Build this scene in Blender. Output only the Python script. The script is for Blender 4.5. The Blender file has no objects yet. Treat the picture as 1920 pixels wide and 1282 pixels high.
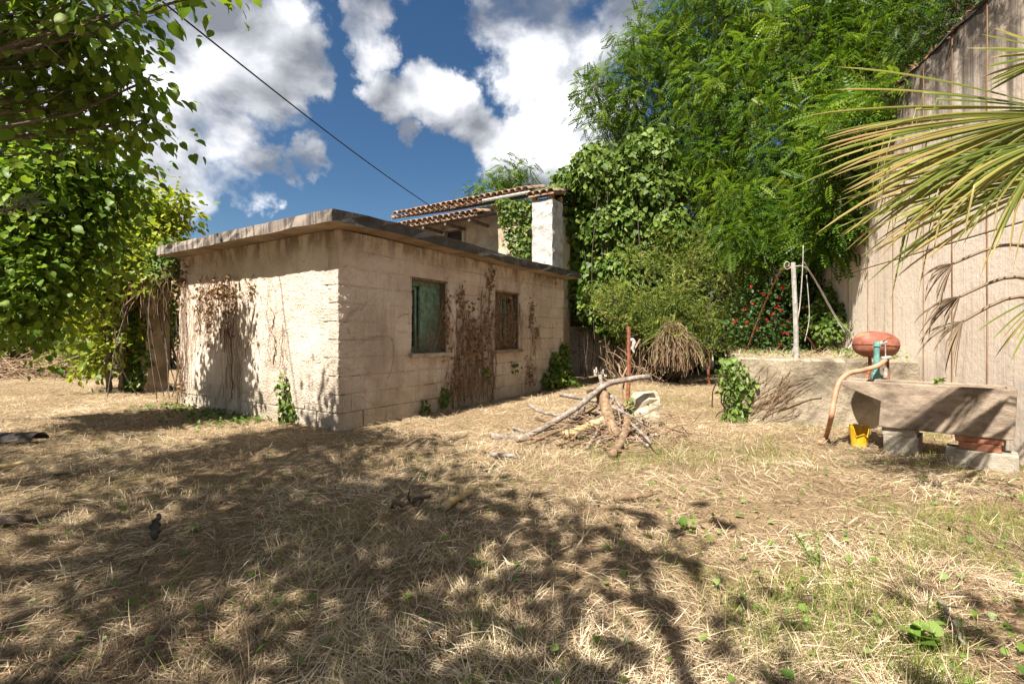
import bpy, math, random
import numpy as np
random.seed(7); rng = np.random.default_rng(7)
R = math.radians
sc = bpy.context.scene
COL = sc.collection

# ------------------------------------------------------------------ camera
CAMZ = 1.25; F = 900.0; HZ = 630.0
cam = bpy.data.cameras.new('camera'); cam.lens = 36*F/1920; cam.sensor_width = 36; cam.sensor_fit = 'HORIZONTAL'
cam.shift_y = -(641-HZ)/1920; cam.clip_start = .05; cam.clip_end = 2000
camo = bpy.data.objects.new('camera', cam); COL.objects.link(camo)
camo.location = (0, 0, CAMZ); camo.rotation_euler = (R(90), 0, 0); sc.camera = camo

def P(px, py, Y):                     # picture point at depth Y
    return np.array([(px-960)/F*Y, Y, CAMZ-(py-HZ)/F*Y])
def G(px, py):                        # picture point on the ground
    Y = CAMZ*F/(py-HZ); return np.array([(px-960)/F*Y, Y, 0.0])

# ------------------------------------------------------------------ light
SUN_EL = 56.0; TRAV = 55.0            # elevation; heading (deg from +X) in which the light travels
sv = np.array([-math.cos(R(TRAV))*math.cos(R(SUN_EL)), -math.sin(R(TRAV))*math.cos(R(SUN_EL)), math.sin(R(SUN_EL))])
sl = bpy.data.lights.new('sun', 'SUN'); sl.energy = 2.0; sl.angle = R(.55); sl.color = (1, .93, .82)
so = bpy.data.objects.new('sun', sl); COL.objects.link(so)
from mathutils import Vector
so.rotation_euler = Vector(sv).to_track_quat('Z', 'Y').to_euler(); so.location = (-8, -12, 20)

w = bpy.data.worlds.new('World'); sc.world = w; w.use_nodes = True
nt = w.node_tree; nt.nodes.clear()
def N(t, typ, **kw):
    n = t.nodes.new(typ)
    for k, v in kw.items():
        if k.startswith('i_'):
            key = k[2:]; key = int(key) if key.isdigit() else key
            n.inputs[key].default_value = v
        else: setattr(n, k, v)
    return n
def M(t, op, a, b=None, clamp=False):
    n = t.nodes.new('ShaderNodeMath'); n.operation = op; n.use_clamp = clamp
    for i, v in enumerate((a, b)):
        if v is None: continue
        if isinstance(v, (int, float)): n.inputs[i].default_value = v
        else: t.links.new(v, n.inputs[i])
    return n.outputs[0]
def MR(t, v, a, b, c=0., d=1., smooth=True):
    n = t.nodes.new('ShaderNodeMapRange'); n.interpolation_type = 'SMOOTHSTEP' if smooth else 'LINEAR'
    t.links.new(v, n.inputs[0])
    for i, x in enumerate((a, b, c, d)): n.inputs[i+1].default_value = x
    return n.outputs[0]
def MIX(t, f, a, b, blend='MIX'):
    n = t.nodes.new('ShaderNodeMix'); n.data_type = 'RGBA'; n.blend_type = blend
    for i, v in ((0, f), (6, a), (7, b)):
        if isinstance(v, (int, float)): n.inputs[i].default_value = v
        elif isinstance(v, tuple): n.inputs[i].default_value = v if len(v) == 4 else (*v, 1)
        else: t.links.new(v, n.inputs[i])
    return n.outputs[2]

SKY_STR = .15
sky = N(nt, 'ShaderNodeTexSky', sky_type='NISHITA', sun_disc=False, sun_elevation=R(SUN_EL))
sky.sun_rotation = math.atan2(sv[0], sv[1]); sky.air_density = 1.0; sky.dust_density = .3; sky.ozone_density = 2.0
tc = N(nt, 'ShaderNodeTexCoord'); DIR = tc.outputs['Generated']
def noise(t, vec, scale, detail=6, rough=.55, dist=0., w4=None):
    n = N(t, 'ShaderNodeTexNoise'); n.inputs['Scale'].default_value = scale; n.inputs['Detail'].default_value = detail
    n.inputs['Roughness'].default_value = rough; n.inputs['Distortion'].default_value = dist
    if vec is not None: t.links.new(vec, n.inputs['Vector'])
    return n.outputs[0]
# clouds: drifts of cumulus; where they stand in the sky, as direction and half width
blobs = [(470,80,150,1),(380,30,160,1),(540,110,90,1),(330,140,150,1),(250,60,170,1),(400,265,120,1),(490,300,70,1),(300,250,140,1),
         (370,345,120,1),(440,370,80,1),(300,370,120,1),(590,175,50,.8),(675,30,80,1),(700,120,65,1),(725,210,60,1),(740,285,40,.9),
         (800,215,70,.95),(865,250,75,1),(930,280,75,1),(1000,295,70,1),(1075,290,70,1),(1010,60,130,1),(950,30,80,.9),(1080,140,110,1),
         (1085,230,90,1),(1150,30,90,1),(560,290,40,.6),(150,200,200,1),(700,-120,160,.9),(1050,-90,150,1)]
wn = N(nt, 'ShaderNodeTexNoise'); wn.inputs['Scale'].default_value = 3.6; wn.inputs['Detail'].default_value = 7; wn.inputs['Roughness'].default_value = .62; nt.links.new(DIR, wn.inputs['Vector'])
v1 = N(nt, 'ShaderNodeVectorMath', operation='SUBTRACT'); nt.links.new(wn.outputs['Color'], v1.inputs[0]); v1.inputs[1].default_value = (.5, .5, .5)
v2 = N(nt, 'ShaderNodeVectorMath', operation='SCALE'); nt.links.new(v1.outputs[0], v2.inputs[0]); v2.inputs['Scale'].default_value = .34
v3 = N(nt, 'ShaderNodeVectorMath', operation='ADD'); nt.links.new(DIR, v3.inputs[0]); nt.links.new(v2.outputs[0], v3.inputs[1])
v4 = N(nt, 'ShaderNodeVectorMath', operation='NORMALIZE'); nt.links.new(v3.outputs[0], v4.inputs[0]); DIRW = v4.outputs[0]
acc = None
def addblob(acc, c, r, a):
    c = c/np.linalg.norm(c)
    vm = N(nt, 'ShaderNodeVectorMath', operation='DOT_PRODUCT'); nt.links.new(DIRW, vm.inputs[0]); vm.inputs[1].default_value = tuple(c)
    m = MR(nt, vm.outputs['Value'], math.cos(r*1.22), math.cos(r*.2), 0, a)
    return m if acc is None else M(nt, 'MAXIMUM', acc, m)
for px, py, r, a in blobs:
    c = P(px, py, 1.0)-np.array([0, 0, CAMZ]); acc = addblob(acc, c, r/F/np.dot(c, c)**.75, a)
rr = random.Random(5)
for k in range(44):                   # sky carried on out of view, with extra clouds added to brighten the shade
    az = rr.uniform(75, 285); el = rr.uniform(8, 75)
    c = np.array([math.sin(R(az))*math.cos(R(el)), math.cos(R(az))*math.cos(R(el)), math.sin(R(el))]); acc = addblob(acc, c, rr.uniform(.14, .34), 1)
mp = N(nt, 'ShaderNodeMapping'); mp.inputs['Scale'].default_value = (1, 1, 1.35); nt.links.new(DIR, mp.inputs[0])
n1 = noise(nt, mp.outputs[0], 4.6, 10, .56, .15)
mp2 = N(nt, 'ShaderNodeMapping'); mp2.inputs['Scale'].default_value = (1, 1, 1.35); mp2.inputs['Location'].default_value = tuple(sv*.035+np.array([0, 0, .03])); nt.links.new(DIR, mp2.inputs[0])
n2 = noise(nt, mp2.outputs[0], 4.6, 5, .5, .15)
dens = M(nt, 'ADD', M(nt, 'MULTIPLY', acc, .62), M(nt, 'MULTIPLY', M(nt, 'SUBTRACT', n1, .5), 1.5))
mask = MR(nt, dens, .16, .60)
lum = M(nt, 'ADD', M(nt, 'MULTIPLY', M(nt, 'SUBTRACT', n1, n2), 2.6), .44)  # cloud self-shadow painted into the colour, lighter towards the sun
low = noise(nt, DIR, 3.3, 3, .5)
lum = M(nt, 'ADD', lum, M(nt, 'MULTIPLY', M(nt, 'SUBTRACT', low, .5), 2.6))
ramp = N(nt, 'ShaderNodeValToRGB'); nt.links.new(lum, ramp.inputs[0])
CB = 1.28
cr = ramp.color_ramp
cr.elements[0].position = .15; cr.elements[0].color = (.19*CB, .205*CB, .235*CB, 1)
cr.elements[1].position = 1.0; cr.elements[1].color = (1.0*CB, 1.0*CB, 1.02*CB, 1)
e = cr.elements.new(.5); e.color = (.45*CB, .465*CB, .50*CB, 1)
hs = N(nt, 'ShaderNodeHueSaturation'); hs.inputs['Saturation'].default_value = 1.22; hs.inputs['Value'].default_value = .080
nt.links.new(sky.outputs[0], hs.inputs['Color'])
skc = MIX(nt, mask, hs.outputs[0], ramp.outputs[0])
bg = N(nt, 'ShaderNodeBackground'); bg.inputs['Strength'].default_value = SKY_STR
nt.links.new(skc, bg.inputs[0]); wo = N(nt, 'ShaderNodeOutputWorld'); nt.links.new(bg.outputs[0], wo.inputs[0])

sc.view_settings.view_transform = 'Standard'; sc.view_settings.look = 'None'; sc.view_settings.gamma = 1
sc.view_settings.exposure = 3.02
sc.render.engine = 'CYCLES'; sc.cycles.max_bounces = 6; sc.cycles.diffuse_bounces = 4; sc.cycles.glossy_bounces = 2; sc.cycles.transmission_bounces = 3; sc.cycles.transparent_max_bounces = 4

# ------------------------------------------------------------------ materials
MATS = {}
def mat(name):
    m = bpy.data.materials.new(name); m.use_nodes = True; t = m.node_tree; MATS[name] = m
    return m, t, t.nodes['Principled BSDF']
def ramped(t, fac, stops):
    r = N(t, 'ShaderNodeValToRGB'); t.links.new(fac, r.inputs[0]); c = r.color_ramp
    while len(c.elements) < len(stops): c.elements.new(.5)
    for e, (p, col) in zip(c.elements, stops): e.position = p; e.color = (*col, 1)
    return r.outputs[0]
def bump(t, b, h, strength, dist):
    n = N(t, 'ShaderNodeBump'); n.inputs['Strength'].default_value = strength; n.inputs['Distance'].default_value = dist
    t.links.new(h, n.inputs['Height']); t.links.new(n.outputs[0], b.inputs['Normal']); return n
def obco(t, scale=(1, 1, 1), kind='Object'):
    c = N(t, 'ShaderNodeTexCoord'); m = N(t, 'ShaderNodeMapping'); m.inputs['Scale'].default_value = scale
    t.links.new(c.outputs[kind], m.inputs[0]); return m.outputs[0]
def posco(t, scale=(1, 1, 1), rotz=0):
    g = N(t, 'ShaderNodeNewGeometry'); m = N(t, 'ShaderNodeMapping'); m.inputs['Scale'].default_value = scale
    m.inputs['Rotation'].default_value = (0, 0, rotz)
    t.links.new(g.outputs['Position'], m.inputs[0]); return m.outputs[0]

def leaf_mat(name, cols, trans=.4, rough=.45, tcol=(1.0, 1.0, .5)):
    m, t, b = mat(name)
    a = N(t, 'ShaderNodeAttribute', attribute_name='rnd')
    n = len(cols); c = ramped(t, a.outputs['Fac'], [(i/(n-1), k) for i, k in enumerate(cols)])
    t.links.new(c, b.inputs['Base Color']); b.inputs['Roughness'].default_value = rough; b.inputs['Specular IOR Level'].default_value = .2
    tr = N(t, 'ShaderNodeBsdfTranslucent'); t.links.new(MIX(t, 1., c, tcol, 'MULTIPLY'), tr.inputs[0])
    mx = N(t, 'ShaderNodeMixShader'); mx.inputs[0].default_value = trans
    t.links.new(b.outputs[0], mx.inputs[1]); t.links.new(tr.outputs[0], mx.inputs[2])
    t.links.new(mx.outputs[0], t.nodes['Material Output'].inputs[0]); return m
leaf_mat('mulberry_leaf', [(.05,.10,.015),(.10,.18,.022),(.17,.26,.03),(.26,.33,.045)], .5)
leaf_mat('elder_leaf', [(.10,.15,.018),(.19,.25,.025),(.29,.33,.035),(.38,.38,.07)], .5)
leaf_mat('hedge_leaf', [(.04,.07,.015),(.08,.12,.025),(.14,.17,.04),(.2,.2,.08)], .4)
leaf_mat('robinia_leaf', [(.022,.055,.010),(.055,.115,.014),(.11,.185,.02),(.22,.285,.035)], .5)
leaf_mat('ivy_leaf', [(.035,.07,.012),(.065,.115,.018),(.11,.17,.025),(.20,.25,.05)], .3, .5)
leaf_mat('juniper_leaf', [(.05,.085,.02),(.11,.16,.03),(.21,.25,.05),(.38,.36,.11)], .35, .6)
leaf_mat('shrub_leaf', [(.02,.045,.012),(.045,.08,.02),(.07,.12,.02)], .3)
leaf_mat('olive_leaf', [(.12,.16,.08),(.18,.22,.12),(.25,.28,.18)], .3)
leaf_mat('palm_leaf', [(.05,.085,.016),(.10,.14,.026),(.17,.195,.042),(.27,.25,.07),(.34,.24,.11)], .35, .4)
leaf_mat('dead_palm', [(.08,.055,.035),(.14,.10,.065),(.22,.17,.11)], .15, .7, (1, .9, .7))
leaf_mat('dry_leaf', [(.10,.06,.03),(.18,.11,.06),(.28,.19,.11),(.36,.27,.17)], .25, .7, (1, .8, .6))
leaf_mat('straw', [(.10,.07,.045),(.27,.20,.13),(.48,.385,.25),(.74,.64,.46)], .2, .65, (1, .9, .7))
leaf_mat('grass_blade', [(.07,.12,.02),(.14,.20,.035),(.24,.28,.06),(.38,.38,.12)], .4, .55)
leaf_mat('weed_leaf', [(.06,.12,.02),(.11,.19,.03),(.17,.24,.06),(.24,.29,.14)], .4, .5)
leaf_mat('litter', [(.05,.03,.018),(.12,.07,.04),(.22,.13,.075),(.36,.25,.16)], .15, .8, (1, .8, .6))
leaf_mat('red_petal', [(.22,.006,.01),(.32,.01,.015),(.4,.02,.02)], .3, .5, (1, .6, .6))

def simple(name, stops, scale, rough=.85, bstr=.5, bdist=.01, bscale=None, detail=8, stretch=(1, 1, 1), coord='pos', spec=.3, dirt=.5):
    m, t, b = mat(name)
    v = posco(t, stretch) if coord == 'pos' else obco(t, stretch)
    n = noise(t, v, scale, detail, .62, .2); c = ramped(t, n, stops)
    if dirt:
        c = MIX(t, MR(t, noise(t, v, scale*.45, 7, .68, .4), .46, .66, 0, dirt), c, tuple(x*.42 for x in stops[1][1]))
        c = MIX(t, MR(t, noise(t, v, scale*7, 5, .7), .58, .70, 0, dirt*.7), c, tuple(x*.45 for x in stops[1][1]))
    t.links.new(c, b.inputs['Base Color'])
    b.inputs['Roughness'].default_value = rough; b.inputs['Specular IOR Level'].default_value = spec
    h = noise(t, v, bscale or scale*3, 8, .7); bump(t, b, h, bstr, bdist); return m
simple('bark', [(.3,(.045,.032,.022)),(.5,(.10,.075,.055)),(.7,(.19,.15,.115))], 14, .9, .9, .02, 30)
simple('bark_grey', [(.3,(.10,.08,.07)),(.5,(.20,.165,.14)),(.7,(.34,.30,.26))], 16, .9, .9, .015, 40)
simple('bark_brown', [(.3,(.09,.055,.032)),(.5,(.19,.125,.075)),(.7,(.32,.23,.14))], 16, .9, .9, .015, 40)
simple('peeled_wood', [(.3,(.24,.17,.08)),(.5,(.40,.30,.15)),(.7,(.52,.42,.25))], 10, .75, .5, .008, 40)
simple('twig', [(.3,(.13,.08,.05)),(.6,(.28,.19,.12)),(.8,(.42,.32,.21))], 9, .9, .4, .01)
simple('dry_twig', [(.3,(.16,.10,.06)),(.6,(.30,.21,.13)),(.8,(.44,.34,.23))], 9, .9, .4, .01)
simple('rust', [(.3,(.08,.028,.018)),(.5,(.20,.07,.035)),(.7,(.33,.15,.08))], 22, .8, .5, .004)
simple('rusty_tank', [(.28,(.11,.04,.028)),(.45,(.22,.075,.05)),(.58,(.30,.11,.07)),(.72,(.46,.24,.10))], 6, .6, .5, .006, 50, dirt=.6)
simple('grey_metal', [(.3,(.18,.17,.16)),(.6,(.36,.34,.31)),(.8,(.5,.47,.43))], 25, .6, .4, .003)
simple('teal_paint', [(.3,(.05,.14,.13)),(.5,(.10,.25,.23)),(.72,(.22,.33,.30))], 20, .55, .4, .003)
simple('green_paint', [(.3,(.055,.10,.075)),(.5,(.12,.20,.15)),(.7,(.21,.29,.22))], 14, .7, .5, .004, 50)
simple('old_wood', [(.3,(.08,.055,.04)),(.55,(.17,.12,.085)),(.75,(.27,.21,.16))], 12, .9, .7, .006, 40, stretch=(1, 1, .25))
simple('hose', [(.3,(.28,.13,.08)),(.6,(.40,.20,.125)),(.8,(.48,.28,.18))], 12, .65, .3, .003)
simple('yellow_plastic', [(.3,(.42,.24,.01)),(.6,(.62,.38,.02)),(.8,(.66,.45,.06))], 9, .45, .2, .003)
simple('terracotta', [(.3,(.11,.07,.05)),(.46,(.23,.135,.09)),(.6,(.29,.21,.145)),(.75,(.33,.29,.21))], 7, .85, .5, .006)
simple('brick_red', [(.3,(.22,.09,.055)),(.6,(.34,.15,.09)),(.8,(.42,.25,.17))], 15, .9, .5, .006)
simple('cable_black', [(.4,(.012,.012,.013)),(.6,(.025,.025,.027))], 8, .6, .1, .001)
simple('old_glass', [(.4,(.02,.022,.024)),(.6,(.05,.052,.05))], 6, .15, .05, .001, spec=.5)
simple('dark_interior', [(.4,(.05,.042,.036)),(.6,(.085,.07,.058))], 4, .95, .3, .01)
simple('pale_stone', [(.3,(.22,.19,.13)),(.5,(.40,.35,.26)),(.75,(.52,.47,.37))], 11, .95, .7, .01, 40)
simple('cinder', [(.3,(.24,.205,.165)),(.6,(.38,.335,.27)),(.8,(.47,.42,.35))], 9, .95, .9, .012, 60, dirt=.6)
simple('trough_concrete', [(.28,(.11,.08,.06)),(.45,(.22,.17,.128)),(.6,(.31,.245,.185)),(.8,(.40,.33,.255))], 5, .92, .9, .012, 50, stretch=(1, 1, 2.6), dirt=.7)
simple('house_plaster', [(.3,(.24,.18,.12)),(.5,(.40,.32,.23)),(.65,(.48,.41,.31)),(.8,(.38,.24,.17))], 2.2, .95, .7, .02, 14)
simple('white_plaster', [(.3,(.18,.165,.15)),(.45,(.36,.345,.325)),(.62,(.47,.46,.44))], 4.5, .9, .9, .03, 16, dirt=.35)
simple('whitewashed_brick', [(.35,(.34,.24,.18)),(.5,(.58,.53,.47)),(.75,(.68,.65,.60))], 5, .95, .6, .01, 30)
simple('pvc_grey', [(.3,(.3,.29,.27)),(.7,(.46,.44,.41))], 8, .6, .3, .003)
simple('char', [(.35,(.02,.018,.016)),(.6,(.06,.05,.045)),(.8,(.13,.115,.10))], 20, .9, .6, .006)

def plaster_wall(name, warm):
    m, t, b = mat(name); v = posco(t)
    a = noise(t, v, 1.1, 7, .6, .3); fine = noise(t, v, 26, 6, .7); st = noise(t, posco(t, (5, 5, .55)), 1.6, 7, .65)
    c = ramped(t, a, [(.3, (.36*warm[0], .285*warm[1], .225*warm[2])), (.5, (.47*warm[0], .39*warm[1], .315*warm[2])), (.68, (.55*warm[0], .475*warm[1], .40*warm[2]))])
    c = MIX(t, MR(t, st, .52, .74, 0, .35), c, (.24, .18, .125))
    c = MIX(t, MR(t, fine, .58, .70, 0, .55), c, (.20, .15, .105)); c = MIX(t, MR(t, noise(t, v, 5.5, 8, .72, .5), .56, .68, 0, .45), c, (.26, .205, .15))
    c = MIX(t, MR(t, noise(t, posco(t, (2.2, 2.2, .35)), 1.3, 8, .7, .3), .50, .68, 0, .5), c, (.235, .195, .155))
    c = MIX(t, MR(t, noise(t, v, 2.3, 9, .72, .8), .54, .66, 0, .45), c, (.30, .225, .155))
    sep = N(t, 'ShaderNodeSeparateXYZ'); t.links.new(v, sep.inputs[0])
    damp = M(t, 'MULTIPLY', MR(t, sep.outputs[2], .75, .05), MR(t, noise(t, v, 2.6, 6, .6), .35, .65, .15, .8))
    c = MIX(t, damp, c, (.27, .235, .17))
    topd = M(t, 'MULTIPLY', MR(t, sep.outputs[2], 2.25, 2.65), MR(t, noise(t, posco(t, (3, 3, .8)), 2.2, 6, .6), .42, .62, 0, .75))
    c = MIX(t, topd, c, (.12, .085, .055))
    t.links.new(c, b.inputs['Base Color']); b.inputs['Roughness'].default_value = .96; b.inputs['Specular IOR Level'].default_value = .15
    vo = N(t, 'ShaderNodeTexVoronoi'); vo.inputs['Scale'].default_value = 38; t.links.new(v, vo.inputs[0])
    h = M(t, 'ADD', M(t, 'MULTIPLY', noise(t, v, 9, 9, .68), 1.2), M(t, 'MULTIPLY', vo.outputs[0], .28))
    bump(t, b, h, 1.0, .034)
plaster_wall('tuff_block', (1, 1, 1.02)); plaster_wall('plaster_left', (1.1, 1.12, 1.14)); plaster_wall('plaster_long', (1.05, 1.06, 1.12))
m, t, b = mat('mortar'); b.inputs['Base Color'].default_value = (.11, .08, .055, 1); b.inputs['Roughness'].default_value = 1
bump(t, b, noise(t, posco(t), 30, 6, .7), .6, .01)

def slab_mat():
    m, t, b = mat('roof_concrete'); v = posco(t)
    st = noise(t, posco(t, (7, 7, .6)), 1.5, 6, .6); a = noise(t, v, 1.0, 5, .55); f = noise(t, v, 24, 6, .7)
    c = ramped(t, a, [(.35, (.12, .095, .08)), (.55, (.20, .165, .14)), (.75, (.30, .255, .215))])
    c = MIX(t, MR(t, st, .44, .58, 0, .9), c, (.045, .038, .035)); c = MIX(t, MR(t, f, .62, .72, 0, .6), c, (.36, .33, .27))
    t.links.new(c, b.inputs['Base Color']); b.inputs['Roughness'].default_value = .9
    bump(t, b, noise(t, v, 22, 8, .7), .6, .012)
slab_mat()
simple('slab_underside', [(.3,(.16,.115,.08)),(.5,(.30,.225,.155)),(.7,(.40,.32,.235))], 2.5, .95, .6, .015, 18)
def bitumen():
    m, t, b = mat('roof_felt'); v = posco(t)
    c = ramped(t, noise(t, v, 5, 8, .65), [(.3, (.022, .020, .019)), (.55, (.05, .046, .043)), (.75, (.15, .13, .115))])
    t.links.new(c, b.inputs['Base Color']); b.inputs['Roughness'].default_value = .8; bump(t, b, noise(t, v, 18, 7, .65), .6, .015)
bitumen()

def retaining_mat():
    m, t, b = mat('formwork_concrete'); v = posco(t)
    a = noise(t, v, .7, 6, .6, .2); st = noise(t, posco(t, (3.2, 3.2, .22)), 1.9, 8, .66, .15); fine = noise(t, v, 34, 6, .7)
    c = ramped(t, a, [(.3, (.60, .49, .39)), (.5, (.68, .575, .475)), (.7, (.73, .64, .545))])
    rust = noise(t, posco(t, (4.5, 4.5, .12)), 2.3, 6, .6)
    c = MIX(t, MR(t, rust, .58, .74, 0, .5), c, (.34, .20, .10))
    sep = N(t, 'ShaderNodeSeparateXYZ'); t.links.new(v, sep.inputs[0])
    up = MR(t, sep.outputs[2], 2.5, 4.9, .05, .42, False)
    s2 = M(t, 'ADD', st, up)
    c = MIX(t, MR(t, s2, .66, .98, 0, .9), c, (.075, .06, .048))
    blot = noise(t, posco(t, (1, 1, .7)), 2.1, 9, .7, .6); c = MIX(t, MR(t, blot, .54, .70, 0, .36), c, (.33, .265, .21)); c = MIX(t, MR(t, noise(t, posco(t, (1.6, 1.6, .3)), 2.2, 9, .72, .4), .53, .68, 0, .5), c, (.26, .235, .21))
    crust = M(t, 'MULTIPLY', MR(t, sep.outputs[2], 3.9, 4.8), MR(t, noise(t, v, 5, 8, .7, .3), .38, .56)); c = MIX(t, crust, c, (.045, .036, .03))
    c = MIX(t, M(t, 'MULTIPLY', MR(t, sep.outputs[2], 1.1, .1), MR(t, noise(t, v, 2.4, 6, .6), .4, .65, 0, .6)), c, (.24, .215, .17))
    c = MIX(t, MR(t, fine, .60, .72, 0, .3), c, (.16, .12, .09))
    t.links.new(c, b.inputs['Base Color']); b.inputs['Roughness'].default_value = .9; b.inputs['Specular IOR Level'].default_value = .2
    bump(t, b, M(t, 'ADD', noise(t, v, 12, 8, .65), M(t, 'MULTIPLY', noise(t, posco(t, (12, 12, .3)), 3, 4), .6)), .5, .012)
retaining_mat()
simple('joint_stain', [(.3,(.12,.07,.04)),(.5,(.26,.155,.085)),(.7,(.34,.25,.17))], 5, .95, .4, .004, 40, stretch=(1, 1, .3))
simple('cistern_concrete', [(.28,(.12,.095,.062)),(.42,(.22,.18,.125)),(.58,(.34,.285,.21)),(.75,(.43,.365,.275))], 2.6, .95, .9, .03, 22, dirt=.85)

def ground_mat():
    m, t, b = mat('mown_ground'); v = posco(t)
    a = noise(t, v, .8, 6, .6, .3); f = noise(t, v, 26, 9, .75, .8); f2 = noise(t, posco(t, (1, 3.5, 1), .5), 30, 8, .7, 1.0); g = noise(t, v, 1.7, 7, .65)
    c = ramped(t, f, [(.3, (.09, .06, .036)), (.47, (.22, .155, .092)), (.62, (.42, .315, .19)), (.78, (.60, .48, .30))])
    c2 = ramped(t, f2, [(.34, (.10, .066, .04)), (.54, (.30, .215, .125)), (.74, (.58, .46, .29))])
    c = MIX(t, .5, c, c2); c = MIX(t, MR(t, a, .46, .68, 0, .45), c, (.22, .15, .09))
    c = MIX(t, MR(t, g, .58, .72, 0, .45), c, (.17, .18, .05))
    t.links.new(c, b.inputs['Base Color']); b.inputs['Roughness'].default_value = 1; b.inputs['Specular IOR Level'].default_value = .05
    bump(t, b, M(t, 'ADD', f, f2), .9, .03)
ground_mat()

# ------------------------------------------------------------------ mesh helpers
ORG = {}
def props(o, label=None, cat=None, group=None, kind=None):
    if label: o['label'] = label
    if cat: o['category'] = cat
    if group: o['group'] = group
    if kind: o['kind'] = kind
    return o
def thing(name, loc, label, cat, group=None):
    o = bpy.data.objects.new(name, None); COL.objects.link(o); o.location = tuple(loc); o.empty_display_size = .2
    ORG[o] = np.array(loc, float); return props(o, label, cat, group)
def mk(name, V, Fc, m, parent=None, origin=None, smooth=False, rnd=None):
    V = np.asarray(V, float); org = ORG[parent] if parent is not None else (np.array(origin, float) if origin is not None else np.zeros(3))
    V = V-org; me = bpy.data.meshes.new(name)
    if isinstance(Fc, np.ndarray):
        n, k = Fc.shape
        me.vertices.add(len(V)); me.vertices.foreach_set('co', V.astype(np.float32).ravel())
        me.loops.add(n*k); me.loops.foreach_set('vertex_index', Fc.astype(np.int32).ravel())
        me.polygons.add(n); me.polygons.foreach_set('loop_start', np.arange(0, n*k, k, dtype=np.int32))
        me.update(calc_edges=True)
    else:
        me.from_pydata([tuple(v) for v in V], [], [tuple(f) for f in Fc]); me.update()
    if smooth: me.polygons.foreach_set('use_smooth', np.ones(len(me.polygons), bool))
    if rnd is not None:
        a = me.attributes.new('rnd', 'FLOAT', 'POINT'); a.data.foreach_set('value', np.asarray(rnd, np.float32))
    ms = m if isinstance(m, (list, tuple)) else [m]
    for x in ms: me.materials.append(MATS[x])
    o = bpy.data.objects.new(name, me); COL.objects.link(o)
    if parent is not None: o.parent = parent; ORG[o] = org
    else: o.location = tuple(org); ORG[o] = org
    return o
class B:
    """collects shapes of one mesh"""
    def __init__(s): s.v = []; s.f = []; s.mi = []
    def add(s, V, Fc, mi=0):
        o = len(s.v); s.v += [tuple(x) for x in V]; s.f += [tuple(i+o for i in f) for f in Fc]; s.mi += [mi]*len(Fc); return s
    def hexa(s, c, mi=0):     # 8 corners: bottom 4 ccw, top 4 ccw
        return s.add(c, [(3,2,1,0),(4,5,6,7),(0,1,5,4),(1,2,6,5),(2,3,7,6),(3,0,4,7)], mi)
    def tube(s, pts, rad, n=7, mi=0, cap=True):
        V, Fc = tube(pts, rad, n, cap); return s.add(V, Fc, mi)
    def build(s, name, m, parent=None, origin=None, smooth=False):
        o = mk(name, s.v, s.f, m, parent, origin, smooth)
        if any(s.mi): o.data.polygons.foreach_set('material_index', np.array(s.mi, np.int32))
        return o
def frames(pts):
    pts = np.asarray(pts, float); T = np.gradient(pts, axis=0); T /= np.linalg.norm(T, axis=1)[:, None]+1e-9
    up = np.array([0, 0, 1.]) if abs(T[0][2]) < .9 else np.array([1., 0, 0]); A = []; Bn = []
    a = np.cross(T[0], up); a /= np.linalg.norm(a)
    for tt in T:
        a = a-tt*np.dot(a, tt); a /= np.linalg.norm(a)+1e-9; A.append(a); Bn.append(np.cross(tt, a))
    return pts, np.array(A), np.array(Bn)
def tube(pts, rad, n=7, cap=True):
    pts, A, Bn = frames(pts); k = len(pts); rad = np.broadcast_to(np.asarray(rad, float), (k,))
    th = np.arange(n)*2*math.pi/n
    V = (pts[:, None]+rad[:, None, None]*(np.cos(th)[None, :, None]*A[:, None]+np.sin(th)[None, :, None]*Bn[:, None])).reshape(-1, 3)
    Fc = [(i*n+j, i*n+(j+1) % n, (i+1)*n+(j+1) % n, (i+1)*n+j) for i in range(k-1) for j in range(n)]
    if cap: Fc += [tuple(range(n-1, -1, -1)), tuple((k-1)*n+j for j in range(n))]
    return V, Fc
def tubes_np(plist, rlist, n=3):      # many equal-length polylines at once, quads only
    Pn = np.asarray(plist, float); L, k, _ = Pn.shape; Rn = np.asarray(rlist, float)
    if Rn.ndim == 1: Rn = np.repeat(Rn[:, None], k, 1)
    T = np.gradient(Pn, axis=1); T /= np.linalg.norm(T, axis=2, keepdims=True)+1e-9
    up = np.where(np.abs(T[..., 2:3]) < .8, np.array([0, 0, 1.]), np.array([1., 0, 0]))
    A = np.cross(T, up); A /= np.linalg.norm(A, axis=2, keepdims=True)+1e-9; Bn = np.cross(T, A)
    th = np.arange(n)*2*math.pi/n
    V = Pn[:, :, None]+Rn[:, :, None, None]*(np.cos(th)[:, None]*A[:, :, None]+np.sin(th)[:, None]*Bn[:, :, None])
    base = (np.arange(L)*k*n)[:, None, None]; i = np.arange(k-1)[None, :, None]*n; j = np.arange(n)[None, None]
    j2 = (j+1) % n
    Fc = np.stack([base+i+j, base+i+j2, base+i+n+j2, base+i+n+j], -1).reshape(-1, 4)
    return V.reshape(-1, 3), Fc
def smooth_path(pts, n=16, jit=0.):
    pts = np.asarray(pts, float); k = len(pts); u = np.linspace(0, k-1, n); out = []
    for x in u:
        i = min(int(x), k-2); f = x-i; p0 = pts[max(i-1, 0)]; p1 = pts[i]; p2 = pts[i+1]; p3 = pts[min(i+2, k-1)]
        out.append(.5*((2*p1)+(-p0+p2)*f+(2*p0-5*p1+4*p2-p3)*f*f+(-p0+3*p1-3*p2+p3)*f**3))
    out = np.array(out)
    if jit: out[1:-1] += rng.normal(0, jit, (n-2, 3))
    return out
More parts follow.
